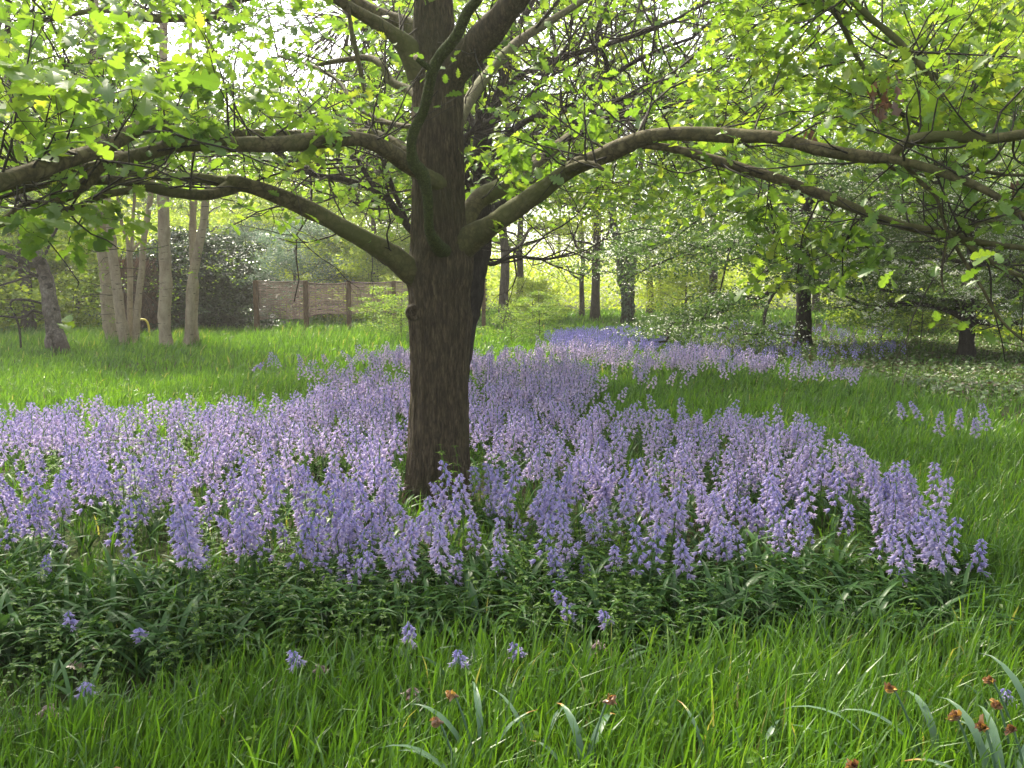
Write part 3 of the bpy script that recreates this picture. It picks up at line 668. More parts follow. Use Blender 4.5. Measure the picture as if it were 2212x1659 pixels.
make_proto('haw_a', 'darkbark', 'hawdark', dict(seed=28, skirt=1.45, h=5.2, cb=1.7, cr=3.3, tr_r=.20, nl=34, clus=800, per=66, leaf=.085, tmpl=DIA, crad=.30, low_wide=True, droop=.28, flat=.38, sub=3), blossom=7)
make_proto('haw_b', 'darkbark', 'hawleaf', dict(seed=29, skirt=.95, h=6.5, cb=1.3, cr=3.8, tr_r=.20, nl=30, clus=700, per=62, leaf=.09, tmpl=DIA, crad=.32, low_wide=True, droop=.25, flat=.4, sub=3), blossom=15)
make_proto('sapling', 'farbark', 'woodleaf', dict(seed=30, h=3.2, cb=.4, cr=1.5, tr_r=.035, nl=16, clus=90, per=30, leaf=.10, tmpl=OAKM, crad=.22, low_wide=True, tone=.35, flat=.4))
def tree_at(key, px, d, s, rz, label, group=None, name='tree', lx=0, sz=None):
    b = P(px, 700, d)
    r = empty(name, (b[0]+lx, d, float(gz(b[0], d))), R(rz), label, 'shrub' if name.endswith('shrub') else 'tree', group)
    r.scale = (s, s, sz or s)
    for k, me in protos[key].items():
        o = bpy.data.objects.new(k, me); scene.collection.objects.link(o); o.parent = r
    return r

G1 = 'woodland trees behind the bluebells'
for px, d, key, s, rz, lab in [
    (-260, 33, 'broad', .9, 10, 'spreading leafy tree past the left edge, beyond the leaning birch'),
    (-20, 50, 'tall_b', .95, 70, 'tall green tree at the far left, behind the leaning birch snag'),
    (150, 58, 'tall_a', .95, 130, 'tall tree far behind, crown between the birch snag and the pale stems'),
    (330, 62, 'tall_b', .72, 200, 'low distant tree seen between the birch stems'),
    (60, 29, 'tall_s', .85, 222, 'slim tree behind the birch snag, thin leafy crown over the left edge'),
    (455, 47, 'tall_s', .7, 12, 'slight tree behind the forked birch'),
    (520, 62, 'broad', .85, 40, 'distant bright tree above the dark laurel'),
    (690, 52, 'broad', .75, 300, 'distant pale tree above the first wattle panel'),
    (800, 42, 'tall_b', .72, 150, 'light green tree above the second wattle panel'),
    (900, 50, 'tall_a', .85, 250, 'distant tree hidden partly by the big oak trunk'),
    (1090, 38, 'tall_s', .9, 20, 'brown trunked tree just right of the two oaks in front'),
    (1122, 46, 'tall_s', .8, 95, 'slimmer tree behind the brown trunk right of the oaks'),
    (1285, 42, 'tall_s', .9, 140, 'stout brown trunk left of the ivy clad tree'),
    (1256, 47, 'tall_s', .6, 185, 'thin straight trunk left of the stout brown one, far across the flowers'),
    (1403, 50, 'tall_s', .85, 230, 'trunk just right of the ivy clad tree'),
    (1425, 60, 'tall_s', .7, 280, 'faint far trunk, second one right of the ivy clad tree'),
    (1540, 46, 'tall_s', .95, 320, 'tall tree rising behind the left end of the big hawthorn'),
    (1738, 40, 'tall_s', 1.0, 50, 'leafy tree in line behind the trunk of the big hawthorn'),
    (1760, 52, 'tall_s', .9, 110, 'far tree crown above the trunk of the big hawthorn'),
    (1900, 34, 'tall_s', .82, 160, 'dark straight trunk between the two hawthorns'),
    (2050, 44, 'tall_b', 1.0, 210, 'leafy tree behind the gap left of the white flowering hawthorn'),
    (2190, 36, 'tall_a', 1.0, 265, 'tall tree behind the white flowering hawthorn'),
    (2420, 28, 'broad', 1.0, 305, 'bright spreading tree beyond the right edge'),
    ]:
    tree_at(key, px, d, s, rz, lab, G1)
for px, d, key, s, rz, lab in [
    (-60, 30, 'shrub', 1.1, 10, 'sunlit yellow green shrub at the left edge behind the snag'),
    (60, 33, 'shrub', 1.15, 60, 'sunlit yellow green shrub just left of the leaning birch snag'),
    (170, 35, 'shrub', 1.2, 110, 'glowing yellow green shrub between the snag and the pale birch stems'),
    (285, 42, 'shrub', 1.1, 160, 'bright shrub behind the thin birch stems'),
    (430, 50, 'shrub', 1.3, 210, 'pale far shrub showing above the brushwood screen'),
    (700, 44, 'shrub', .95, 260, 'bright yellow green bush above the middle of the wattle fence'),
    (820, 40, 'shrub', .9, 310, 'leafy bush behind the right part of the wattle fence'),
    (1150, 40, 'shrub', .45, 30, 'low green bush under the brown trunk right of the oaks'),
    (1480, 48, 'shrub', .9, 80, 'bush at the far end of the bluebells right of the ivy clad tree'),
    (1960, 32, 'shrub', .9, 130, 'yellow green bush in the gap between the hawthorns'),
    (2180, 34, 'shrub', 1.1, 180, 'bright bush behind the white flowering hawthorn'),
    (2350, 26, 'shrub', 1.0, 230, 'bright bush past the right edge')]:
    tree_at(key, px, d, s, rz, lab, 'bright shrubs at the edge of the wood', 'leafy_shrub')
tree_at('grey', 640, 40, .85, 0, 'grey green flowering bush above the left end of the wattle fence', None, 'flowering_shrub')
tree_at('grey', 560, 46, .9, 120, 'grey green bush behind the dark laurel', None, 'flowering_shrub')
tree_at('laurel', 455, 31.5, .92, 0, 'dark glossy laurel bush left of the wattle fence', None, 'laurel_shrub')
tree_at('laurel', 385, 29.5, .85, 140, 'dark bush behind the straight birch stem', None, 'laurel_shrub')
tree_at('haw_a', 1735, 22.4, 1.08, 0, 'wide hawthorn with short dark trunk and drooping branches, right of the bluebells', None, 'hawthorn_tree')
tree_at('haw_b', 2092, 19.5, .85, 180, 'hawthorn flecked with white blossom at the right edge', None, 'hawthorn_tree')
tree_at('haw_b', 2420, 20, 1.0, 190, 'white flecked hawthorn just past the right edge', None, 'hawthorn_tree')
for px, d, s, rz, lab in [(838, 27, .55, 0, 'young oak sapling in front of the wattle fence, against the middle post'), (868, 25, .5, 90, 'low oak sapling between the wattle fence and the big trunk'),
     (1105, 25, .45, 150, 'low leafy sapling right behind the second oak'), (1165, 27, .5, 200, 'low sapling at the left corner of the far bluebells'), (1905, 25, .8, 250, 'bright young tree left of the flowering hawthorn'), (1990, 23, .5, 300, 'small sapling on the ivy ground between the hawthorns')]:
    tree_at('sapling', px, d, s, rz, lab, 'young saplings', 'sapling')

def far_wood():
    rg = np.random.default_rng(51); lf, wd = MB(), MB()
    for i in range(190):
        d = rg.uniform(58, 95); u_ = rg.uniform(-900, 3100)
        x = (u_-CX)/FPX*d
        gap = 1080 < u_ < 1500 or 1840 < u_ < 1990
        if gap and rg.uniform() < .65: continue
        h = rg.uniform(10, 17)*(.75 if 380 < u_ < 760 else 1); z0 = rg.uniform(4.2, 6.) if gap else (1. if rg.uniform() < .6 else 4)
        tube(wd, [[x, d, -.1], [x+rg.normal(0, .3), d, h*.5], [x+rg.normal(0, .5), d, h*.9]], [.2, .14, .05], 6)
        m = 26; c = np.stack([x+rg.normal(0, 2.2, m), d+rg.normal(0, 1.8, m), rg.uniform(z0, h, m)], -1)
        scatter_leaves(lf, c, (.9, .9, .6), 34, .30, DIA, rg, .8, (.55, .3), .2)
    for i in range(230):
        d = rg.uniform(55, 90); x = (rg.uniform(700, 1700)-CX)/FPX*d
        scatter_leaves(lf, np.stack([x+rg.normal(0, 1.5, 5), d+rg.normal(0, 1, 5), rg.uniform(.2, 3.6, 5)], -1), (.9, .9, .6), 36, .26, DIA, rg, .8, (.6, .3), .2)
    o = empty('far_woodland', (0, 0, 0)); tag(o, 'sunlit mass of distant woodland closing the view behind everything', 'woodland', kind='stuff')
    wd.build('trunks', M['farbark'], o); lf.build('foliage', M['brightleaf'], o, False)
far_wood()

# ivy clad tree
def ivy_tree():
    rg = np.random.default_rng(41); D = 38.
    b = P(1357, 700, D); base = np.array([b[0], D, 0.]); off = -base
    root = empty('ivy_clad_tree', tuple(base), 0, 'forked tree with its trunk wrapped in dark ivy, at the end of the bluebell drift', 'tree')
    t1 = px_limb([(1357, 708, D, 19), (1357, 660, D, 15), (1357, 620, D, 14), (1362, 570, D, 14), (1363, 540, D, 12), (1368, 470, D, 9), (1380, 400, D, 7), (1390, 300, D, 5), (1400, 150, D, 3)])
    t2 = px_limb([(1352, 640, D, 9), (1343, 600, D, 8), (1340, 560, D, 7), (1332, 510, D, 6), (1322, 470, D, 6), (1310, 400, D, 5), (1290, 320, D, 3)])
    t3 = px_limb([(1332, 515, D, 4), (1310, 540, D-.3, 3), (1280, 528, D-.6, 3), (1240, 520, D-1, 2)])
    LS = []
    for q, L in enumerate((t1, t2, t3)):
        L[:, :3] += off; LS.append(L)
    t1[:, 3] *= .82
    limb_obj(t1, 'trunk', 'darkbark', root, rg, 12, collar=False)
    for L in LS[1:]: limb_obj(L, 'limb', 'darkbark', root, rg, 8, collar=False)
    iv = MB()
    for L, m in ((t1, 2600), (t2, 900)):
        i = rg.integers(0, len(L)*6//9, m); a = rg.uniform(0, 6.28, m)
        rr = L[i, 3]*rg.uniform(.8, 1.12, m)
        o = np.stack([np.cos(a), np.sin(a), 0*a], -1)
        pos = L[i, :3]+o*rr[:, None]+np.stack([0*a, 0*a, rg.normal(0, .15, m)], -1); pos[:, 2] = np.maximum(pos[:, 2], .03)
        batch(iv, pos, np.stack([rg.normal(0, .6, m), rg.normal(0, .6, m), -np.ones(m)], -1), o+rg.normal(0, .4, (m, 3)), .13, OVAL, rg.uniform(0, 1, m))
    iv.build('ivy', M['ivy'], root, False)
    tw, lf = MB(), MB()
    for _ in range(40):
        x, y = rg.uniform(1200, 1500), rg.uniform(150, 470)
        spray(tw, lf, LS, P(x, y, rg.uniform(D-3, D+3))+off, 1.1, 90, .16, DIA, rg, .6, .5, r0=.02)
    tw.build('twigs', M['darkbark'], root); lf.build('crown', M['woodleaf'], root, False)
ivy_tree()

# ------------------------------------------------------------------ birches at the left
def birches():
    D = 23.
    stems = [
     ([(243, 745, 24.5, 15), (236, 680, 24.5, 14), (229, 620, 24.5, 14), (226, 582, 24.5, 14), (221, 530, 24.5, 13), (218, 480, 24.5, 13), (214, 400, 24.5, 12), (206, 250, 24.5, 10), (200, 50, 24.5, 8), (196, -150, 24.5, 5)], 'thick dark banded birch, the left one of the pale stems'),
     ([(270, 755, 23, 12), (262, 690, 23, 11), (252, 625, 23, 10.5), (246, 570, 23, 10.5), (240, 520, 23, 10), (234, 450, 23, 9), (222, 300, 23, 8), (212, 100, 23, 6), (205, -120, 23, 3)], 'smooth pale birch leaning left, in front of the thick banded one'),
     ([(281, 752, 23.6, 6), (280, 690, 23.6, 6), (281, 620, 23.6, 6), (279, 560, 23.6, 6), (275, 520, 23.6, 4), (263, 480, 23.6, 3.5), (250, 400, 23.6, 2.5)], 'slender crooked birch forking low between two thicker ones'),
     ([(291, 755, 23.2, 8), (296, 690, 23.2, 7.5), (301, 620, 23.2, 7), (307, 560, 23.2, 6.5), (313, 510, 23.2, 6.5), (320, 460, 23.2, 6), (330, 380, 23.2, 5), (345, 250, 23.2, 4), (360, 80, 23.2, 3)], 'thin birch leaning to the right, darker towards its top'),
     ([(358, 758, 22.6, 15), (357, 700, 22.6, 13), (356, 620, 22.6, 13), (355, 540, 22.6, 12.5), (354, 460, 22.6, 12), (353, 380, 22.6, 11.5), (355, 250, 22.6, 10), (352, 80, 22.6, 8), (350, -150, 22.6, 5)], 'straight pale birch standing alone before the dark bush'),
     ([(405, 755, 22.8, 11), (409, 690, 22.8, 10), (413, 620, 22.8, 9.5), (421, 565, 22.8, 9.5), (432, 520, 22.8, 9), (442, 474, 22.8, 8), (446, 400, 22.8, 8), (452, 280, 22.8, 7), (450, 100, 22.8, 5), (455, -100, 22.8, 3)], 'forked birch, the stem nearest the laurel bush'),
     ([(424, 752, 23.1, 8), (421, 690, 23.1, 7), (422, 640, 23.1, 6.5), (419, 590, 23.1, 7), (416, 540, 23.1, 7.5), (417, 474, 23.1, 7.5), (420, 380, 23.1, 6.5), (415, 250, 23.1, 5.5), (410, 60, 23.1, 4)], 'slim birch crossing behind the forked one')]
    for k, (rows, lab) in enumerate(stems):
        rg = np.random.default_rng(60+k)
        d = rows[0][2]; b = P(rows[0][0], 750, d); base = np.array([b[0], d, 0.]); off = -base
        root = empty('birch_tree', tuple(base), 0, lab, 'tree', 'pale birches at the left')
        L = px_limb(rows, 5); L[0, 2] = -.1; L[:, :3] += off
        L[:, 3] *= 1
        limb_obj(L, 'trunk', 'birchbark', root, rg, 14, collar=False)
        LS = [L]
        tw, lf = MB(), MB()
        if k == 2:
            L2 = px_limb([(279, 560, 23.6, 5), (285, 530, 23.6, 4), (287, 480, 23.6, 4), (292, 400, 23.6, 3)], 4); L2[:, :3] += off; limb_obj(L2, 'limb', 'birchbark', root, rg, 8, collar=False); LS.append(L2)
            L3 = px_limb([(283, 545, 23.6, 3), (297, 528, 23.6, 3), (308, 515, 23.6, 2)], 4); L3[:, :3] += off; limb_obj(L3, 'limb', 'birchbark', root, rg, 8, collar=False)
        big = rows[0][3] > 7
        x0 = rows[-1][0]
        for _ in range(44 if big else 16):
            x, y = x0+rg.normal(0, 110), rg.uniform(-150, 400)
            if 340 < x < 780 and y < 220 and rg.uniform() < .9: continue
            if 190 < x < 370 and 20 < y < 190: continue
            spray(tw, lf, LS, P(x, y, d+rg.uniform(-1.2, 1.2))+off, .8, 80, .12, DIA, rg, .55, 1.0, r0=.014)
        # a few low side twigs
        for _ in range(3):
            i = rg.integers(len(L)//5, len(L)//2); ends = []
            grow(tw, ends, L[i, :3], np.array([rg.choice([-1, 1]), rg.normal(0, .5), .1]), rg.uniform(.5, 1.2), .010, 1, rg, -.1, .3, 5, 2)
            scatter_leaves(lf, np.array(ends), (.12, .12, .1), 6, .08, DIA, rg)
        tw.build('twigs', M['darkbark'], root); lf.build('crown', M['birchleaf'], root, False)
    # leaning snag
    rg = np.random.default_rng(77); d = 22.
    b = P(122, 750, d); base = np.array([b[0], d, 0.]); off = -base
    root = empty('birch_snag', tuple(base), 0, 'leaning birch with a broken top and dark knotholes at the far left', 'tree')
    L = px_limb([(124, 765, d, 27), (120, 735, d, 21), (114, 689, d, 17), (108, 655, d, 16), (102, 625, d, 15), (95, 595, d, 14), (88, 571, d, 14), (80, 548, d, 13), (75, 530, d, 12), (73, 524, d, 8)], 5)
    L[:, :3] += off
    t = limb_obj(L, 'trunk', 'snag', root, rg, 18, collar=False)
    rt = MB()
    for a, sgn in ((140, 1), (132, .6), (108, -.5)):
        q = px_limb([(118+(a-118)*.2, 715, d-.12, 9), (a-3, 738, d-.2, 9), (a+4, 760, d-.25, 10)], 4); q[:, :3] += off; tube(rt, q[:, :3], q[:, 3], 8, .5, True, .05, rg)
    rt.build('root', M['snag'], root)
    for (x, y, r) in ((88, 568, 4), (94, 600, 4), (101, 618, 6), (99, 660, 5), (108, 662, 3.5), (106, 670, 6), (113, 668, 4)):
        m = MB(); c = P(x, y, d-.17)+off; a = np.arange(12)*2*np.pi/12; R0 = r*d/FPX
        ring = np.stack([np.cos(a)*1.25, 0*a, np.sin(a)], -1)
        m.add(np.vstack([c+ring*R0*1.2+[0, .1, 0], c+ring*R0, [c+[0, .03, 0]]]), [(12+h, 12+(h+1) % 12, 24) for h in range(12)], [(h, (h+1) % 12, 12+(h+1) % 12, 12+h) for h in range(12)])
        m.build('knothole', M['darkbark'], t)
    tw, lf = MB(), MB(); LS = []
    for rows in ([(86, 572, d, 7), (60, 572, d-.3, 6), (30, 558, d-.6, 6), (0, 545, d-.9, 6), (-60, 520, d-1.2, 4)], [(88, 600, d, 4), (60, 588, d-.3, 4), (25, 576, d-.5, 3.5), (-20, 570, d-.7, 3)],
                 [(84, 570, d-.1, 3), (100, 545, d-.3, 3), (112, 515, d-.5, 3), (125, 490, d-.6, 2.5)], [(98, 680, d, 3), (70, 672, d-.3, 3), (50, 685, d-.4, 3), (20, 684, d-.5, 2.5), (-30, 680, d-.6, 2)],
                 [(90, 655, d, 3), (60, 648, d-.3, 2.5), (28, 648, d-.5, 2.5), (24, 665, d-.5, 2.5), (40, 700, d-.5, 2.5), (46, 760, d-.5, 2)], [(80, 535, d, 4), (60, 500, d, 4), (40, 440, d, 3), (0, 380, d, 2)], [(92, 590, d, 3), (40, 605, d-.4, 2.5), (-10, 620, d-.6, 2)]):
        q = px_limb(rows, 4); q[:, :3] += off; LS.append(q); limb_obj(q, 'limb', 'darkbark', root, rg, 8, collar=False)
    for _ in range(26):
        x, y = rg.uniform(-120, 190), rg.uniform(430, 560)
        spray(tw, lf, LS, P(x, y, d+rg.uniform(-1, 1))+off, .55, 46, .10, OAKM, rg, .5, .5, r0=.010)
    for _ in range(10):
        x, y = rg.uniform(-120, 80), rg.uniform(600, 700)
        spray(tw, lf, LS, P(x, y, d+rg.uniform(-1, 1))+off, .5, 12, .08, OAKM, rg, .6, .5, r0=.008)
    tw.build('twigs', M['darkbark'], root); lf.build('foliage', M['birchleaf'], root, False)
birches()

# ------------------------------------------------------------------ wattle fence, brushwood screen, pipe
def fence():
    rg = np.random.default_rng(90)
    posts = [(556, 29.2), (663, 30.0), (755, 31.0), (852, 32.0), (950, 33.0), (1045, 34.)]
    root = empty('wattle_fence', (P(556, 700, 29.2)[0], 29.2, 0), 0, 'woven willow wattle fence on brown posts, left of the big oak trunk', 'fence')
    off = np.array([-P(556, 700, 29.2)[0], -29.2, 0.])
    X = [P(x, 700, d)[0] for x, d in posts]
    for i, (x, d) in enumerate(posts):
        mb = MB(); w = .075; h = 1.76
        c = np.array([X[i], d-.06, 0])+off
        v = []
        for zz, s in ((-.1, 1), (h*.5, .97), (h-.02, .95), (h+.01, .8)):
            v += [c+[-w*s, -w*s, zz], c+[w*s, -w*s, zz], c+[w*s, w*s, zz], c+[-w*s, w*s, zz]]
        q = [(a*4+b, a*4+(b+1) % 4, (a+1)*4+(b+1) % 4, (a+1)*4+b) for a in range(3) for b in range(4)]+[(12, 13, 14, 15)]
        mb.add(v, None, q); mb.build('post', M['post'], root, False)
    for i in range(len(posts)-1):
        a = np.array([X[i], posts[i][1], 0])+off; b = np.array([X[i+1], posts[i+1][1], 0])+off
        L = np.linalg.norm(b-a); dr = (b-a)/L; nr = np.array([dr[1], -dr[0], 0])
        mb = MB(); rows = 40
        tops = (1.74, 1.68, 1.72)[i % 3]; bot = (.50, .56, .62, .66, .66)[i]; botR = (.50, .62, .66, .66, .66)[i]
        m = 26; s = np.linspace(0, 1, m)
        for r in range(rows):
            f = r/(rows-1)
            lo = bot*(1-s)+botR*s + .05*np.sin(np.pi*s)*(1 if i != 1 else 1.6); hi = tops+.0*s - .04*np.sin(np.pi*s)
            z = lo+(hi-lo)*f + .012*vnoise(s*L, s*0+r, 5, r)
            wv = .026*np.sin(s*L/.21*np.pi + (r % 2)*np.pi)
            p = a+dr*(s*L)[:, None]+nr*wv[:, None]; p[:, 2] = z
            # each rod breaks here and there so that light shows through
            st = 0
            while st < m-3:
                en = min(m, st+rg.integers(6, 20))
                tube(mb, p[st:en], rg.uniform(.007, .0135), 4, rg.uniform(0, 1))
                st = en-1 if rg.uniform() < .45 else en+rg.integers(1, 3)
        for k in range(2): tube(mb, a+dr*(s*L)[:, None]+nr*.03*np.sin(s*30+k*3)[:, None]+np.array([0, 0, 1])*(hi+.02)[:, None], .02, 5, .9)
        for q in np.arange(.12, L, .21):
            c = a+dr*q; tube(mb, [c+[0, 0, bot], c+[0, 0, tops]], .013, 5, .3)
        mb.build('woven_panel', M['wattle'], root)
    # brown brushwood screen behind the birches
    a = P(255, 700, 26.5); b = P(348, 700, 28.5)
    root = empty('brushwood_screen', (a[0], 26.5, 0), 0, 'tall brown brushwood screen behind the birch stems', 'fence')
    off = -np.array([a[0], 26.5, 0]); n = 5200
    t = rg.uniform(0, 1, n); base = np.stack([a[0]+(b[0]-a[0])*t, 26.5+2*t+rg.normal(0, .12, n), rg.uniform(.05, 2.1, n)], -1)+off
    mb = MB(); batch(mb, base, np.stack([rg.normal(0, .35, n), rg.normal(0, .25, n), rg.choice([-1, 1], n)*1.], -1), np.stack([rg.normal(0, 1, n), -np.ones(n), rg.normal(0, .2, n)], -1), rg.uniform(.25, .6, n), leaf_tmpl([(0, 0), (.5, .035), (1, 0)], .05, .2), rg.uniform(0, 1, n))
    mb.build('brushwood', M['brush'], root, False)
    for x, d in ((257, 26.7), (300, 27.6), (345, 28.6)):
        c = P(x, 700, d)+off; m = MB(); tube(m, [[c[0], c[1]+.2, -.1], [c[0], c[1]+.2, 2.1]], .05, 8); m.build('post', M['post'], root)
    # bent yellow pipe
    d = 25.2; q = px_limb([(301, 690, d, 2.2), (309, 690, d, 2.2), (316, 693, d, 2.2), (321, 704, d, 2.2), (323, 725, d, 2.2)], 5)
    base = np.array([q[-1, 0], d, 0.]); m = MB(); tube(m, q[:, :3]-base, q[:, 3], 8)
    o = m.build('bent_pipe', M['hose'], None, True, tuple(base)); tag(o, 'bent yellow pipe sticking out of the grass beside the thin birches', 'pipe')
fence()

# ------------------------------------------------------------------ bluebells
def bell_tmpl(lod):
    "hanging along +x; returns verts, tris, tone"
    if lod == 0:
        rings = [(0, .10), (.25, .26), (.7, .34)]; V = []; Tn = []
        for x, r in rings:
            for k in range(6):
                a = k*np.pi/3; V.append((x, r*math.cos(a), r*math.sin(a))); Tn.append(.15+.45*x)
        for k in range(6):
            a = (k+.5)*np.pi/3; V.append((.98, .62*math.cos(a), .62*math.sin(a))); Tn.append(.95)
        T = []
        for g in range(2):
            for k in range(6):
                a, b, c, d = g*6+k, g*6+(k+1) % 6, (g+1)*6+(k+1) % 6, (g+1)*6+k
                T += [(a, b, c), (a, c, d)]
        for k in range(6): T.append((12+k, 12+(k+1) % 6, 18+k))
        return np.array(V, float), np.array(T), np.array(Tn)
    if lod == 1:
        V = [(0, 0, 0)]; Tn = [.15]
        for k in range(8):
            a = k*np.pi/4; r, x, t = (.30, .62, .5) if k % 2 else (.62, 1.0, .95)
            V.append((x, r*math.cos(a), r*math.sin(a))); Tn.append(t)
        return np.array(V, float), np.array([(0, 1+k, 1+(k+1) % 8) for k in range(8)]), np.array(Tn)
    V = [(0, 0, 0), (.9, .5, .1), (1, -.2, .45), (.95, -.3, -.4)]
    return np.array(V, float), np.array([(0, 1, 2), (0, 2, 3), (0, 3, 1)]), np.array([.2, .8, .8, .8])
BT = [bell_tmpl(k) for k in range(3)]
def strap_leaf(mb, base, az, L, w, lift, rg, seg=6, tone=.5, tipdry=False):
    "arching strap leaf with a central fold"
    d = np.array([math.cos(az), math.sin(az), 0]); s = np.array([-d[1], d[0], 0])
    t = np.linspace(0, 1, seg+1); ang = lift - (lift+rg.uniform(.2, .9))*t**1.5
    dx = np.concatenate([[0], np.cumsum(np.cos(ang[:-1]))])*L/seg; dz = np.concatenate([[0], np.cumsum(np.sin(ang[:-1]))])*L/seg
    c = np.asarray(base)+d*dx[:, None]+np.array([0, 0, 1.])*dz[:, None]
    ww = w*np.clip(np.minimum(1, (1-t)*3.0), .03, 1)*(.7+.3*np.minimum(1, t*4))
    v = np.stack([c+s*ww[:, None]+[0, 0, w*.25], c, c-s*ww[:, None]+[0, 0, w*.25]], 1).reshape(-1, 3)
    i = np.arange(seg)*3
    q = np.concatenate([np.stack([i, i+1, i+4, i+3], -1), np.stack([i+1, i+2, i+5, i+4], -1)])
    tn = np.repeat(np.clip(tone+0*t, 0, .8), 3)
    if tipdry: tn = np.repeat(np.where(t > .86, 1.0, np.where(t > .78, .88, min(tone, .8))), 3)
    mb.add(v, None, q, tn)
def bluebell(stem, bells, leaves, x, y, z, h, nb, lod, rg, tone=0.0, spk=.50, nleaf=4, lean=None):
    lx, ly = (rg.normal(0, .19), rg.normal(0, .19)) if lean is None else lean
    t = np.linspace(0, 1, 5 if lod < 2 else 2)
    p = np.stack([x+lx*h*t**2, y+ly*h*t**2, z+h*t], -1)
    if lod == 0: tube(stem, p, np.linspace(.0038, .002, len(t)), 5, rg.uniform(.2, .9))
    else:
        w = .0035; v = np.concatenate([p-[w, 0, 0], p+[w, 0, 0]]); k = len(t); i = np.arange(k-1)
        stem.add(v, None, np.stack([i, i+1, k+i+1, k+i], -1), rg.uniform(.2, .9))
    f = np.linspace(0, 1, nb)**.72+rg.normal(0, .025, nb); f = np.clip(f, 0, 1)
    zt = 1-(1-f)*spk                                   # f=1 top
    a = np.arange(nb)*2.39+rg.uniform(0, 6)
    out = (.009+.022*(1-f)**.7)*(h/.42)*rg.uniform(.8, 1.2, nb)
    cen = np.stack([x+lx*h*zt**2, y+ly*h*zt**2, z+h*zt], -1)
    o = np.stack([np.cos(a), np.sin(a), 0*a], -1)
    pos = cen+o*out[:, None]
    dn = np.stack([o[:, 0], o[:, 1], -(.55+.9*f)], -1)
    sz = .032*(1-.35*f**2)*rg.uniform(.8, 1.15, nb)*(1 if lod < 2 else 1.25)
    tv, tt, tn = BT[lod]
    tones = np.clip(tn[None]*(1-.35*f[:, None])+.12*(1-f[:, None])+tone+rg.normal(0, .07, nb)[:, None], 0, 1)
    batch(bells, pos, dn, rg.normal(0, 1, (nb, 3)), sz, (tv, tt), tones)
    if lod == 0:
        for k in range(nb):
            c = cen[k]; v = np.array([c, c+[0, 0, -.002], pos[k]]); stem.add(v, [(0, 1, 2)], None, .4)
    for _ in range(nleaf):
        strap_leaf(leaves, (x+rg.normal(0, .01), y+rg.normal(0, .01), z-.01), rg.uniform(0, 6.28), rg.uniform(.24, .38), rg.uniform(.008, .013), rg.uniform(.7, 1.3), rg, 6 if lod == 0 else 4, rg.uniform(0, 1))

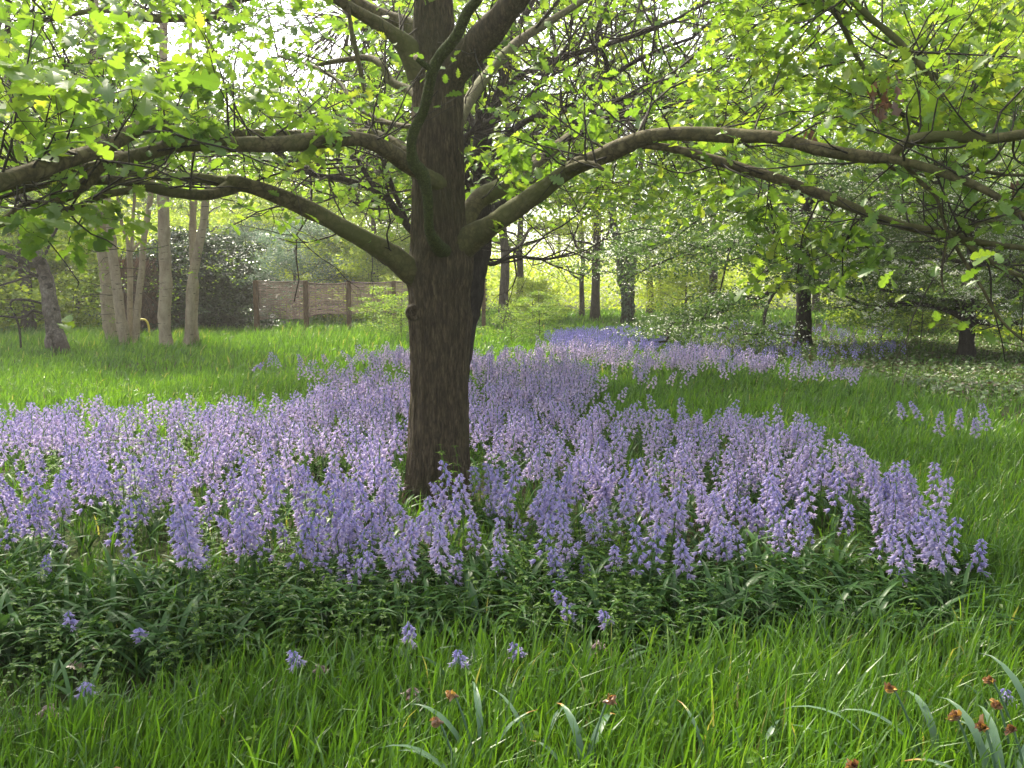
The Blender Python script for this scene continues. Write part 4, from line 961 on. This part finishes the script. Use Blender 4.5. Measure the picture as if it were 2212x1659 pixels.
def bluebells():
    rg = np.random.default_rng(101)
    def scat(poly, dens):
        xs = [p[0] for p in poly]; ys = [p[1] for p in poly]
        n = int((max(xs)-min(xs))*(max(ys)-min(ys))*dens)
        x = rg.uniform(min(xs), max(xs), n); y = rg.uniform(min(ys), max(ys), n)
        k = inpoly(x+.05*y*vnoise(x, y, 2.1, 6)+rg.normal(0, .06, n), y+.06*y*vnoise(x, y, 1.9, 9)+rg.normal(0, .16, n), poly); return x[k], y[k]
    XA, YA = scat(BED_A, 47)
    keep = rg.uniform(size=len(XA)) < np.clip(.72+.6*vnoise(XA, YA, 4.2, 3), np.where(YA < 5.6, .5, .15), 1)
    keep &= ~((np.hypot(XA+.53, YA-6.5) < .34)); keep &= ~((np.abs(XA+.50) < .24) & (YA > 5.35) & (YA < 6.5) & (rg.uniform(size=len(XA)) < .8))
    XA, YA = XA[keep], YA[keep]
    XB, YB = scat(BED_B, 24); kb = rg.uniform(size=len(XB)) < np.clip(.6+.8*vnoise(XB, YB, 1.5, 1), .08, 1); XB, YB = XB[kb], YB[kb]
    XC, YC = scat(BED_C, 22)
    X = np.concatenate([XA, XB]); Y = np.concatenate([YA, YB])
    u, v = project(X, Y, .35); vis = (u > -20) & (u < 2232) & (v < 1700)
    dist = np.where(vis, Y, 99)
    order = np.argsort(dist)
    NI = 272
    ind, rest = order[:NI], order[NI:]
    # prototypes, each used first for itself
    def proto(seed, h, nb, tone, wither=False, spk=.50, nleaf=4):
        r = np.random.default_rng(seed); s, b, l = MB(), MB(), MB()
        bluebell(s, b, l, 0, 0, 0, h, nb, 0, r, tone, spk, nleaf)
        root = empty('bluebell', (0, 0, 0))
        s.build('stem', M['stem'], root); b.build('flower_spike', M['wither' if wither else 'bell'], root, False); l.build('leaf_tuft', M['strap'], root)
        return root
    P0 = [proto(200+k, (.36, .40, .43, .46, .48, .52)[k % 6], 24+(k % 4)*3, (-.08, 0, .06, .12)[k % 4]) for k in range(12)]
    small = [proto(230+k, .25, 10+k, -.05, False, .26, 3) for k in range(3)]; wit = proto(240, .22, 9, 0, True, .22, 3)
    used = set()
    def place(pr, x, y, s, lab, grp):
        if id(pr) in used: o = copy_thing(pr)
        else: o = pr; used.add(id(pr))
        o.location = (x, y, float(gz(x, y))); o.rotation_euler = (0, 0, rg.uniform(0, 6.28)); o.scale = (s, s, s*rg.uniform(.9, 1.1))
        tag(o, lab, 'flower', grp)
    def zone(x, y):
        u, _ = project(x, y, .3)
        row = 'front edge of' if y < 4.75 else 'crowd inside'
        if u < 300: s = 'at the far left end'
        elif u < 600: s = 'below the pale birches'
        elif u < 850: s = 'below the wattle fence'
        elif u < 1060: s = 'straight before the big trunk'
        elif u < 1350: s = 'just right of the big trunk'
        elif u < 1650: s = 'below the ivy clad tree'
        elif u < 1900: s = 'below the dark hawthorn trunk'
        else: s = 'at the right tip'
        return 'lilac bluebell, %s the drift, %s' % (row, s)
    for i in ind:
        x, y = X[i], Y[i]
        edge = rg.uniform()
        place(P0[rg.integers(12)], x, y, rg.uniform(.84, 1.08)*(.72 if edge < .22 else 1), zone(x, y), 'bluebells of the main drift')
    single = [(1958, 870, 0, 'leftmost of the six bluebells standing apart in the grass at the right'), (1998, 875, 0, 'second from the left of the six bluebells apart in the right grass'), (2031, 905, 0, 'lowest of the six bluebells apart in the right grass'),
              (2074, 890, 0, 'fourth from the left of the six bluebells apart in the right grass'), (2111, 903, 0, 'fifth from the left of the six bluebells apart in the right grass'), (2138, 906, 0, 'rightmost of the six bluebells apart in the right grass')]
    for u_, v_, _, lab in single:
        x, y = G(u_, v_-18, .42); place(P0[rg.integers(12)], x, y, .95, lab, 'six bluebells apart in the grass')
    for u_, v_, k, lab in [(148, 1325, 0, 'small bluebell low in the shade at the left, above the fallen leaf'), (305, 1330, 1, 'small bluebell low in the dark leaves under the left part of the drift'), (178, 1440, 2, 'short bluebell with few bells in bare soil at the lower left'),
         (92, 1492, 9, 'faded bluebell near the lower left corner'), (660, 1412, 2, 'small lilac bluebell where bright grass begins, left of centre'), (690, 1408, 9, 'faded bluebell beside the small lilac one left of centre'), (885, 1388, 1, 'small bluebell in the grass under the big trunk'),
         (1137, 1402, 2, 'deep lilac bluebell alone in the grass right of the trunk'), (995, 1432, 0, 'pale low bluebell in the grass below the trunk'), (880, 1475, 9, 'withered bluebell low in the grass below the trunk'),
         (1252, 1305, 1, 'bluebell leading the three in front of the drift, its top highest'), (1228, 1328, 0, 'left one of three small bluebells in front of the drift'), (1328, 1340, 2, 'right one of three small bluebells in front of the drift'),
         (1295, 1388, 9, 'faded bluebell under the three in front of the drift'), (2180, 1488, 0, 'tiny bluebell bit behind the daffodil leaves at the right'), (536, 802, 1, 'lone bluebell in the lawn before the drift, below the laurel')]:
        pr = wit if k == 9 else small[k]; x, y = G(u_, v_-6, .2 if v_ > 900 else .3)
        place(pr, x, y, .85 if v_ > 900 else 1.6, lab, 'scattered small bluebells')
    for u_, v_, lab in [(581, 772, 'left one of three bluebells in the lawn below the wattle fence'), (604, 768, 'middle one of three bluebells in the lawn below the wattle fence'), (656, 770, 'right one of three bluebells in the lawn below the wattle fence'),
                   (1800, 792, 'bluebell left of two at the right end of the far drift'), (1842, 800, 'bluebell right of two at the right end of the far drift'), (1752, 800, 'bluebell on the right edge of the far drift')]:
        x, y = G(u_, v_-5, .42); place(P0[rg.integers(12)], x, y, 1.0, lab, 'bluebells on the edge of the far drift')
    s, b, l = MB(), MB(), MB()
    for i in rest:
        x, y = X[i], Y[i]; lod = 1 if y < 10 else 2
        bluebell(s, b, l, x, y, float(gz(x, y)), rg.uniform(.33, .54), 26 if lod == 1 else 20, lod, rg, rg.uniform(-.12, .2)+(.06 if lod == 2 else 0), rg.uniform(.42, .56), 3 if y < 8 else (2 if y < 10 else 1))
    root = empty('bluebell_drift', (0, 0, 0)); tag(root, 'dense drift of lilac bluebells spreading round the oak and away to the back', 'bluebells', kind='stuff')
    s.build('stems', M['stem'], root); b.build('flowers', M['bell'], root, False); l.build('leaves', M['strap'], root)
    s, b, l = MB(), MB(), MB()
    for x, y in zip(XC, YC):
        bluebell(s, b, l, x, y, float(gz(x, y)), rg.uniform(.34, .46), 16, 2, rg, rg.uniform(-.1, .1), .6, 0)
    for _ in range(260):   # thin scatter under the hawthorns
        u_, v_ = rg.uniform(1440, 1950), rg.uniform(690, 760); x, y = G(u_, v_, .3)
        if y < 45: bluebell(s, b, l, x, y, float(gz(x, y)), rg.uniform(.3, .42), 12, 2, rg, .2, .5, 0)
    root = empty('far_bluebell_drift', (0, 0, 0)); tag(root, 'deep blue patch of bluebells in front of the ivy clad tree', 'bluebells', kind='stuff')
    s.build('stems', M['stem'], root); b.build('flowers', M['belldeep'], root, False)
    print('bluebells', len(ind), len(rest), len(XC))
bluebells()

# ------------------------------------------------------------------ grass, weeds, ivy ground
def blades(mb, x, y, h, w, rg, tone, lean=.35):
    n = len(x); z = gz(x, y)-.01
    a = rg.uniform(0, 2*np.pi, n); l = np.abs(rg.normal(0, lean, n))+.05
    d = np.stack([np.cos(a), np.sin(a)], -1)*(h*l)[:, None]+np.stack([h*.12, 0*h], -1)
    f = rg.uniform(0, np.pi, n); s = np.stack([np.cos(f), np.sin(f), 0*f], -1)*(w/2)[:, None]
    V = []
    for t, ww in ((0, .8), (.38, 1), (.74, .75)):
        c = np.stack([x+d[:, 0]*t**1.8, y+d[:, 1]*t**1.8, z+h*t*(1-.18*l*t)], -1)
        V += [c-s*ww, c+s*ww]
    V.append(np.stack([x+d[:, 0], y+d[:, 1], z+h*(1-.35*np.minimum(l, 1.2))], -1))
    V = np.stack(V, 1).reshape(-1, 3); i = np.arange(n)*7
    q = np.concatenate([np.stack([i, i+1, i+3, i+2], -1), np.stack([i+2, i+3, i+5, i+4], -1)])
    t = np.stack([i+4, i+5, i+6], -1)
    mb.add(V, t, q, np.repeat(tone, 7))
def grass():
    rg = np.random.default_rng(301); mb = MB()
    bare = [G(-300, 1330), G(330, 1360), G(480, 1400), G(430, 1480), G(330, 1540), G(200, 1580), G(60, 1600), G(-300, 1560)]
    dark = [G(-300, 1200), G(-300, 1500), G(0, 1500), G(330, 1510), G(430, 1500), G(560, 1445), G(760, 1460), G(1000, 1445), G(1200, 1470), G(1400, 1510), G(1560, 1440), G(1800, 1400), G(2060, 1425), G(2120, 1300), G(2050, 1200)]
    ivyp = [G(1560, 770), G(1900, 830), G(2230, 920), G(2600, 930), G(2600, 690), G(1400, 705)]
    def zone(d0, d1, dens, hmin, hmax, w, inbed=.25, k=.64):
        m0 = 1.9 if d1 < 17 else 0; A = (d1**2-d0**2)*k + 2*m0*(d1-d0); n = int(A*dens)
        y = np.sqrt(rg.uniform(d0**2, d1**2, n)); x = rg.uniform(-1, 1, n)*(y*k+m0)
        pr = np.ones(n)
        ib = inpoly(x, y, BED_A); pr[ib] = inbed
        ib2 = inpoly(x, y, BED_B); pr[ib2] = .7
        br = inpoly(x, y, bare); pr[br] = .3
        dk = inpoly(x, y, dark); pr[dk] = .24
        iv = inpoly(x, y, ivyp); pr[iv] = .22
        pr *= np.clip(.85+.35*vnoise(x, y, 2.2, 5), .3, 1)
        pr[np.hypot(x+.53, y-6.5) < .25] = 0
        m = rg.uniform(size=n) < pr; x, y = x[m], y[m]
        h = rg.uniform(hmin, hmax, len(x))*(1+.22*vnoise(x, y, 1.7, 2)); h[inpoly(x, y, BED_A)] *= .8
        h[inpoly(x, y, bare)] *= .7; h[inpoly(x, y, dark)] *= .75
        h *= np.where(rg.uniform(size=len(x)) < .1, 1.3, 1)
        tone = np.clip(.48+.14*vnoise(x, y, 1.3, 8)+rg.normal(0, .24, len(x)), 0, 1)
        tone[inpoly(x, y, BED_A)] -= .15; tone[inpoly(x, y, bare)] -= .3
        br2 = rg.uniform(size=len(x)) < .010; tone = np.clip(tone, 0, .9); tone[br2] = 1
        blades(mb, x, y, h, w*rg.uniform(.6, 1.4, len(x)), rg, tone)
    zone(2.0, 3.2, 3600, .14, .30, .0068)
    zone(3.2, 5.0, 2600, .14, .29, .0078)
    zone(5.0, 9.0, 1100, .14, .26, .0085, .3)
    zone(9.0, 16., 480, .12, .24, .014, .6)
    zone(16., 30., 130, .14, .26, .028)
    zone(30., 60., 26, .16, .30, .06, k=.75)
    # behind and beside the camera, so that a step sideways still stands on grass
    n = 14000; x = rg.uniform(-4, 4, n); y = rg.uniform(.2, 2.2, n)
    blades(mb, x, y, rg.uniform(.08, .16, n), np.full(n, .007), rg, np.clip(rg.normal(.45, .15, n), 0, .9))
    # long tufts in front of the birches and the fence
    n = 9000; u_ = rg.uniform(-200, 900, n); yy = rg.uniform(22.5, 30, n); x = (u_-CX)/FPX*yy
    blades(mb, x, yy, rg.uniform(.25, .5, n), np.full(n, .022), rg, np.clip(rg.normal(.5, .25, n), 0, 1))
    o = mb.build('grass', M['grass'], None, False); tag(o, 'bright green uncut grass round the bluebell drift', 'grass', kind='stuff')
    # weeds: small leaved stems at the front of the drift
    wd = MB(); n = 620; st = []
    for _ in range(n):
        u_ = rg.choice([rg.uniform(400, 900), rg.uniform(1080, 1480), rg.uniform(-50, 2100)]); v_ = rg.uniform(1180, 1470)
        if rg.uniform() < .07: u_, v_ = rg.uniform(-50, 420), rg.uniform(1380, 1600)
        x, y = G(u_, v_); h = rg.uniform(.12, .32); m = 6
        t = np.linspace(.15, 1, m); lx, ly = rg.normal(0, .07, 2)
        c = np.stack([x+lx*t, y+ly*t, float(gz(x, y))+h*t], -1)
        tube(wd, c, .0014, 3, .5)
        k = 5; cc = np.repeat(c, k, 0); a = np.tile(np.arange(k)*2*np.pi/k, m)+rg.uniform(0, 6)
        batch(wd, cc, np.stack([np.cos(a), np.sin(a), rg.uniform(-.2, .5, len(a))], -1), np.tile([0, 0, 1.], (len(a), 1))+rg.normal(0, .3, (len(a), 3)), rg.uniform(.010, .026, len(a)), OVAL, rg.uniform(.1, .9, len(a)))
    for (u_, v_, h) in ((985, 1130, .46), (1003, 1150, .40), (700, 1210, .42), (300, 1180, .5), (330, 1120, .55), (120, 1130, .5), (1450, 1150, .45), (250, 1060, .55), (420, 1050, .5), (1330, 1260, .36), (1180, 1290, .34), (620, 1290, .34)):
        for q in range(5):
            x, y = G(u_+rg.normal(0, 26)*(q > 0), v_+rg.normal(0, 12)); m = 8; t = np.linspace(.1, 1, m); lx, ly = rg.normal(0, .06, 2)
            c = np.stack([x+lx*t, y+ly*t, h*rg.uniform(.85, 1.05)*t], -1); tube(wd, c, .0018, 4, .7); k = 6; cc = np.repeat(c, k, 0)
            a = np.tile(np.arange(k)*2*np.pi/k, m)+rg.uniform(0, 6)
            batch(wd, cc, np.stack([np.cos(a), np.sin(a), rg.uniform(-.1, .4, len(a))], -1), np.tile([0, 0, 1.], (len(a), 1)), rg.uniform(.024, .04, len(a)), leaf_tmpl([(0, 0), (.4, .12), (.8, .13), (1, 0)], .2, .1), rg.uniform(.5, 1, len(a)))
    o = wd.build('weeds', M['weed'], None, False); tag(o, 'small leaved green weeds tangled along the front of the bluebells', 'weeds', kind='stuff')
    n = 5000; y = np.sqrt(rg.uniform(2.2**2, 14**2, n)); x = rg.uniform(-.62, .62, n)*y
    kk = (vnoise(x, y, 1.9, 12) > .1) & ~inpoly(x, y, BED_A); x, y = x[kk], y[kk]; n = len(x)
    c = np.repeat(np.stack([x, y, gz(x, y)+rg.uniform(.05, .16, n)], -1), 4, 0)+rg.normal(0, .016, (n*4, 3)); a = rg.uniform(0, 6.28, n*4)
    lw = MB(); batch(lw, c, np.stack([np.cos(a), np.sin(a), rg.normal(0, .3, n*4)], -1), np.tile([0, 0, 1.], (n*4, 1))+rg.normal(0, .4, (n*4, 3)), rg.uniform(.02, .045, n*4), OVAL, rg.uniform(.3, 1, n*4))
    o = lw.build('lawn_weeds', M['weed'], None, False); tag(o, 'low broad leaved weeds scattered through the lawn grass', 'weeds', kind='stuff')
    # dark strap leaves at the front edge
    s = MB()
    for _ in range(2100):
        u_ = rg.uniform(-150, 2100); v_ = rg.uniform(1235, 1405) + (30 if u_ < 600 else 0); x, y = G(u_, v_)
        strap_leaf(s, (x, y, float(gz(x, y))-.01), rg.uniform(3.6, 5.9) if rg.uniform() < .6 else rg.uniform(0, 6.28), rg.uniform(.28, .46), rg.uniform(.009, .016), rg.uniform(.8, 1.35), rg, 7, rg.uniform(0, 1))
    for u0, v0, n in ((1270, 1500, 16), (120, 1500, 8), (200, 1560, 8), (300, 1450, 10), (560, 1360, 8), (2000, 1330, 14)):
        for _ in range(n):
            x, y = G(u0+rg.normal(0, 18), v0+rg.normal(0, 8)); strap_leaf(s, (x, y, -.01), rg.uniform(0, 6.28), rg.uniform(.2, .34), rg.uniform(.007, .012), rg.uniform(.6, 1.2), rg, 6, rg.uniform(.3, 1))
    o = s.build('bluebell_leaves', M['strap']); tag(o, 'dark arching strap leaves along the shaded front of the bluebell drift', 'leaves', kind='stuff')
    # ivy ground under the hawthorns
    iv = MB(); n = 60000; yy = rg.uniform(11.5, 27, n); x = rg.uniform(.15, .75, n)*yy
    m = inpoly(x, yy, ivyp) & (rg.uniform(size=n) < np.clip(.6+.6*vnoise(x, yy, 1.8, 4), .1, 1)); x, yy = x[m], yy[m]; n = len(x)
    a = rg.uniform(0, 6.28, n)
    batch(iv, np.stack([x, yy, gz(x, yy)+rg.uniform(.02, .17, n)], -1), np.stack([np.cos(a), np.sin(a), rg.normal(0, .4, n)], -1), np.stack([rg.normal(0, .5, n), rg.normal(0, .5, n), np.ones(n)], -1), rg.uniform(.05, .10, n), OVAL, rg.uniform(0, 1, n))
    o = iv.build('ivy_ground_cover', M['litter'], None, False); tag(o, 'glossy ivy and litter covering the ground beneath the hawthorns', 'ground cover', kind='stuff')
grass()

# ------------------------------------------------------------------ spent daffodils
def daffodils():
    rg = np.random.default_rng(401)
    def plant(u_, v_, hb, baseu, lab, leaves, big=1.0):
        "withered bloom at photo (u,v), hb metres up; stem foot under baseu"
        x, y = G(u_, v_, hb); bx = x+(baseu-u_)*y/FPX; by = y-.04
        root = empty('spent_daffodil', (bx, by, float(gz(bx, by))), 0, lab, 'flower', 'spent daffodils at the front')
        tip = np.array([x-bx, y-by, hb])
        t = np.linspace(0, 1, 8)[:, None]; st = tip*t+np.array([0, 0, .03])*np.sin(np.pi*t)
        s = MB(); tube(s, st, np.linspace(.0045, .0032, 8)*big, 6, .5); so = s.build('stem', M['daffleaf'], root)
        # papery head: crumpled petals bent forward and down
        f = MB(); dd = unit((st[-1]-st[-2])[None])[0]; hd = unit((dd*.3+np.array([math.copysign(.9, x-bx), -.3, .05]))[None])[0]
        n = 22; a = rg.uniform(0, 6.28, n); side = rg.normal(0, 1, (n, 3))*.36
        batch(f, np.repeat(tip[None], n, 0)+rg.normal(0, .003, (n, 3)), hd+side, rg.normal(0, 1, (n, 3)), rg.uniform(.018, .030, n)*big, leaf_tmpl([(0, 0), (.25, .16), (.6, .22), (.9, .2), (1, 0)], .3, 1.2), rg.uniform(0, 1, n))
        tube(f, [tip-hd*.012, tip, tip+hd*.01], [.003, .0065*big, .004], 7, .1)
        f.build('withered_bloom', M['daffdead'], so, False)
        for (az, L, w, lift, dry) in leaves:
            l = MB(); strap_leaf(l, (rg.normal(0, .012), rg.normal(0, .012), -.01), R(az), L*1.2, w*1.05, R(lift+4), rg, 9, rg.uniform(.35, .78), dry); l.build('leaf', M['daffleaf'], root)
    plant(983, 1512, .27, 1040, 'spent daffodil with the taller brown head of the two below the big trunk', [(150, .30, .011, 66, False), (100, .34, .010, 75, False), (30, .26, .008, 70, True)])
    plant(950, 1568, .25, 1010, 'spent daffodil with the lower rounder head of the two below the big trunk', [(165, .26, .012, 60, False), (185, .30, .010, 72, False)])
    plant(1310, 1530, .27, 1258, 'spent daffodil leaning right at the bottom middle, broad leaves left of it', [(60, .28, .013, 70, True), (110, .30, .012, 78, True), (140, .20, .008, 60, True)])
    plant(265, 1645, .22, 300, 'brown bud like daffodil head at the bottom edge, lower left', [(80, .1, .008, 60, False)], 1.2)
    plant(1932, 1478, .31, 2010, 'spent daffodil highest and leftmost of the clump at the lower right', [(150, .36, .010, 72, False), (95, .34, .013, 84, False)])
    plant(2068, 1535, .29, 2130, 'spent daffodil with a dark crumpled head in the middle of the right clump', [(100, .38, .013, 84, False), (60, .34, .010, 66, False)])
    plant(2130, 1558, .28, 2165, 'spent daffodil with the biggest orange head in the right clump', [(170, .30, .012, 60, True), (40, .34, .012, 70, False), (80, .36, .012, 80, False)], 1.25)
    plant(2145, 1453, .33, 2225, 'spent daffodil whose head is the topmost at the right edge', [(100, .44, .013, 86, False), (50, .34, .010, 70, False)])
    plant(2160, 1510, .30, 2200, 'spent daffodil with a small reddish head right of the big orange one', [(120, .30, .010, 70, True)])
    plant(2190, 1560, .28, 2230, 'spent daffodil with a flattened head at the very right edge', [(75, .36, .012, 78, False)])
    plant(1850, 1655, .22, 1885, 'spent daffodil cut by the bottom edge, left of the right clump', [(150, .26, .010, 55, True), (20, .20, .010, 50, False)])
    for (u_, az, L, w, lift, dry, lab) in ((1930, 165, .42, .008, 66, False, 'long narrow daffodil leaf arching left before the right clump'), (1875, 160, .30, .008, 58, False, 'narrow daffodil leaf curving over at the bottom, left of the right clump'), (1630, 50, .24, .009, 66, False, 'single broad daffodil leaf tip at the bottom, right of centre'), (1525, 110, .28, .006, 82, True, 'single thin daffodil leaf with a dry tip at the bottom, right of centre'),
            (1160, 60, .30, .008, 74, False, 'narrow daffodil leaf curling right between the two bottom clumps'), (1150, 130, .34, .007, 84, False, 'upright thin daffodil leaf between the two bottom clumps')):
        x, y = G(u_, 1690); l = MB(); strap_leaf(l, (0, 0, -.01), R(az), L*1.1, w*1.1, R(lift), rg, 10, rg.uniform(.5, .78), dry)
        o = l.build('daffodil_leaf', M['daffleaf'], None, True, (x, y, 0)); tag(o, lab, 'leaf', 'single daffodil leaves')
    # fallen oak leaves
    for u_, v_, s_, tn, lab in ((215, 1400, .10, .6, 'yellowed fallen oak leaf lying in the shade at the lower left'), (155, 1440, .08, .1, 'brown fallen oak leaf below the yellowed one at the lower left'), (45, 1372, .06, .8, 'small yellow leaf near the left edge'), (2010, 1506, .11, .9, 'yellow fallen oak leaf in the grass left of the daffodil clump'), (2060, 1470, .09, .7, 'pale fallen leaf above the daffodil clump'), (1010, 1075, .05, .9, 'pale leaf caught at the foot of the big trunk')):
        x, y = G(u_, v_, .07); l = MB()
        batch(l, np.array([[-s_/2, 0, 0.]]), np.array([[1., .2, .1]]), np.array([[.2, -.5, 1.]]), s_, OAK, np.array([tn]))
        o = l.build('fallen_leaf', M['fallen'], None, False, (x, y, .07)); tag(o, lab, 'leaf', 'fallen leaves')
daffodils()

# ------------------------------------------------------------------ thin haze volume, added for veiling glare and backlit glow
def haze():
    m, t, o = newmat('haze')
    v = t.nodes.new('ShaderNodeVolumePrincipled'); v.inputs['Density'].default_value = .0010
    v.inputs['Color'].default_value = (1, .98, .88, 1); v.inputs['Anisotropy'].default_value = .5
    t.links.new(v.outputs[0], o.inputs['Volume'])
    x0, x1, y0, y1, z0, z1 = -180, 180, -65, 200, -1.5, 26
    mb = MB(); mb.add([(x, y, z) for z in (z0, z1) for (x, y) in ((x0, y0), (x1, y0), (x1, y1), (x0, y1))], None, [(3, 2, 1, 0), (4, 5, 6, 7), (0, 1, 5, 4), (1, 2, 6, 5), (2, 3, 7, 6), (3, 0, 4, 7)])
    ob = mb.build('haze', m, None, False); tag(ob, 'thin haze added for a backlit glow between the trees', 'haze', kind='stuff')
haze()
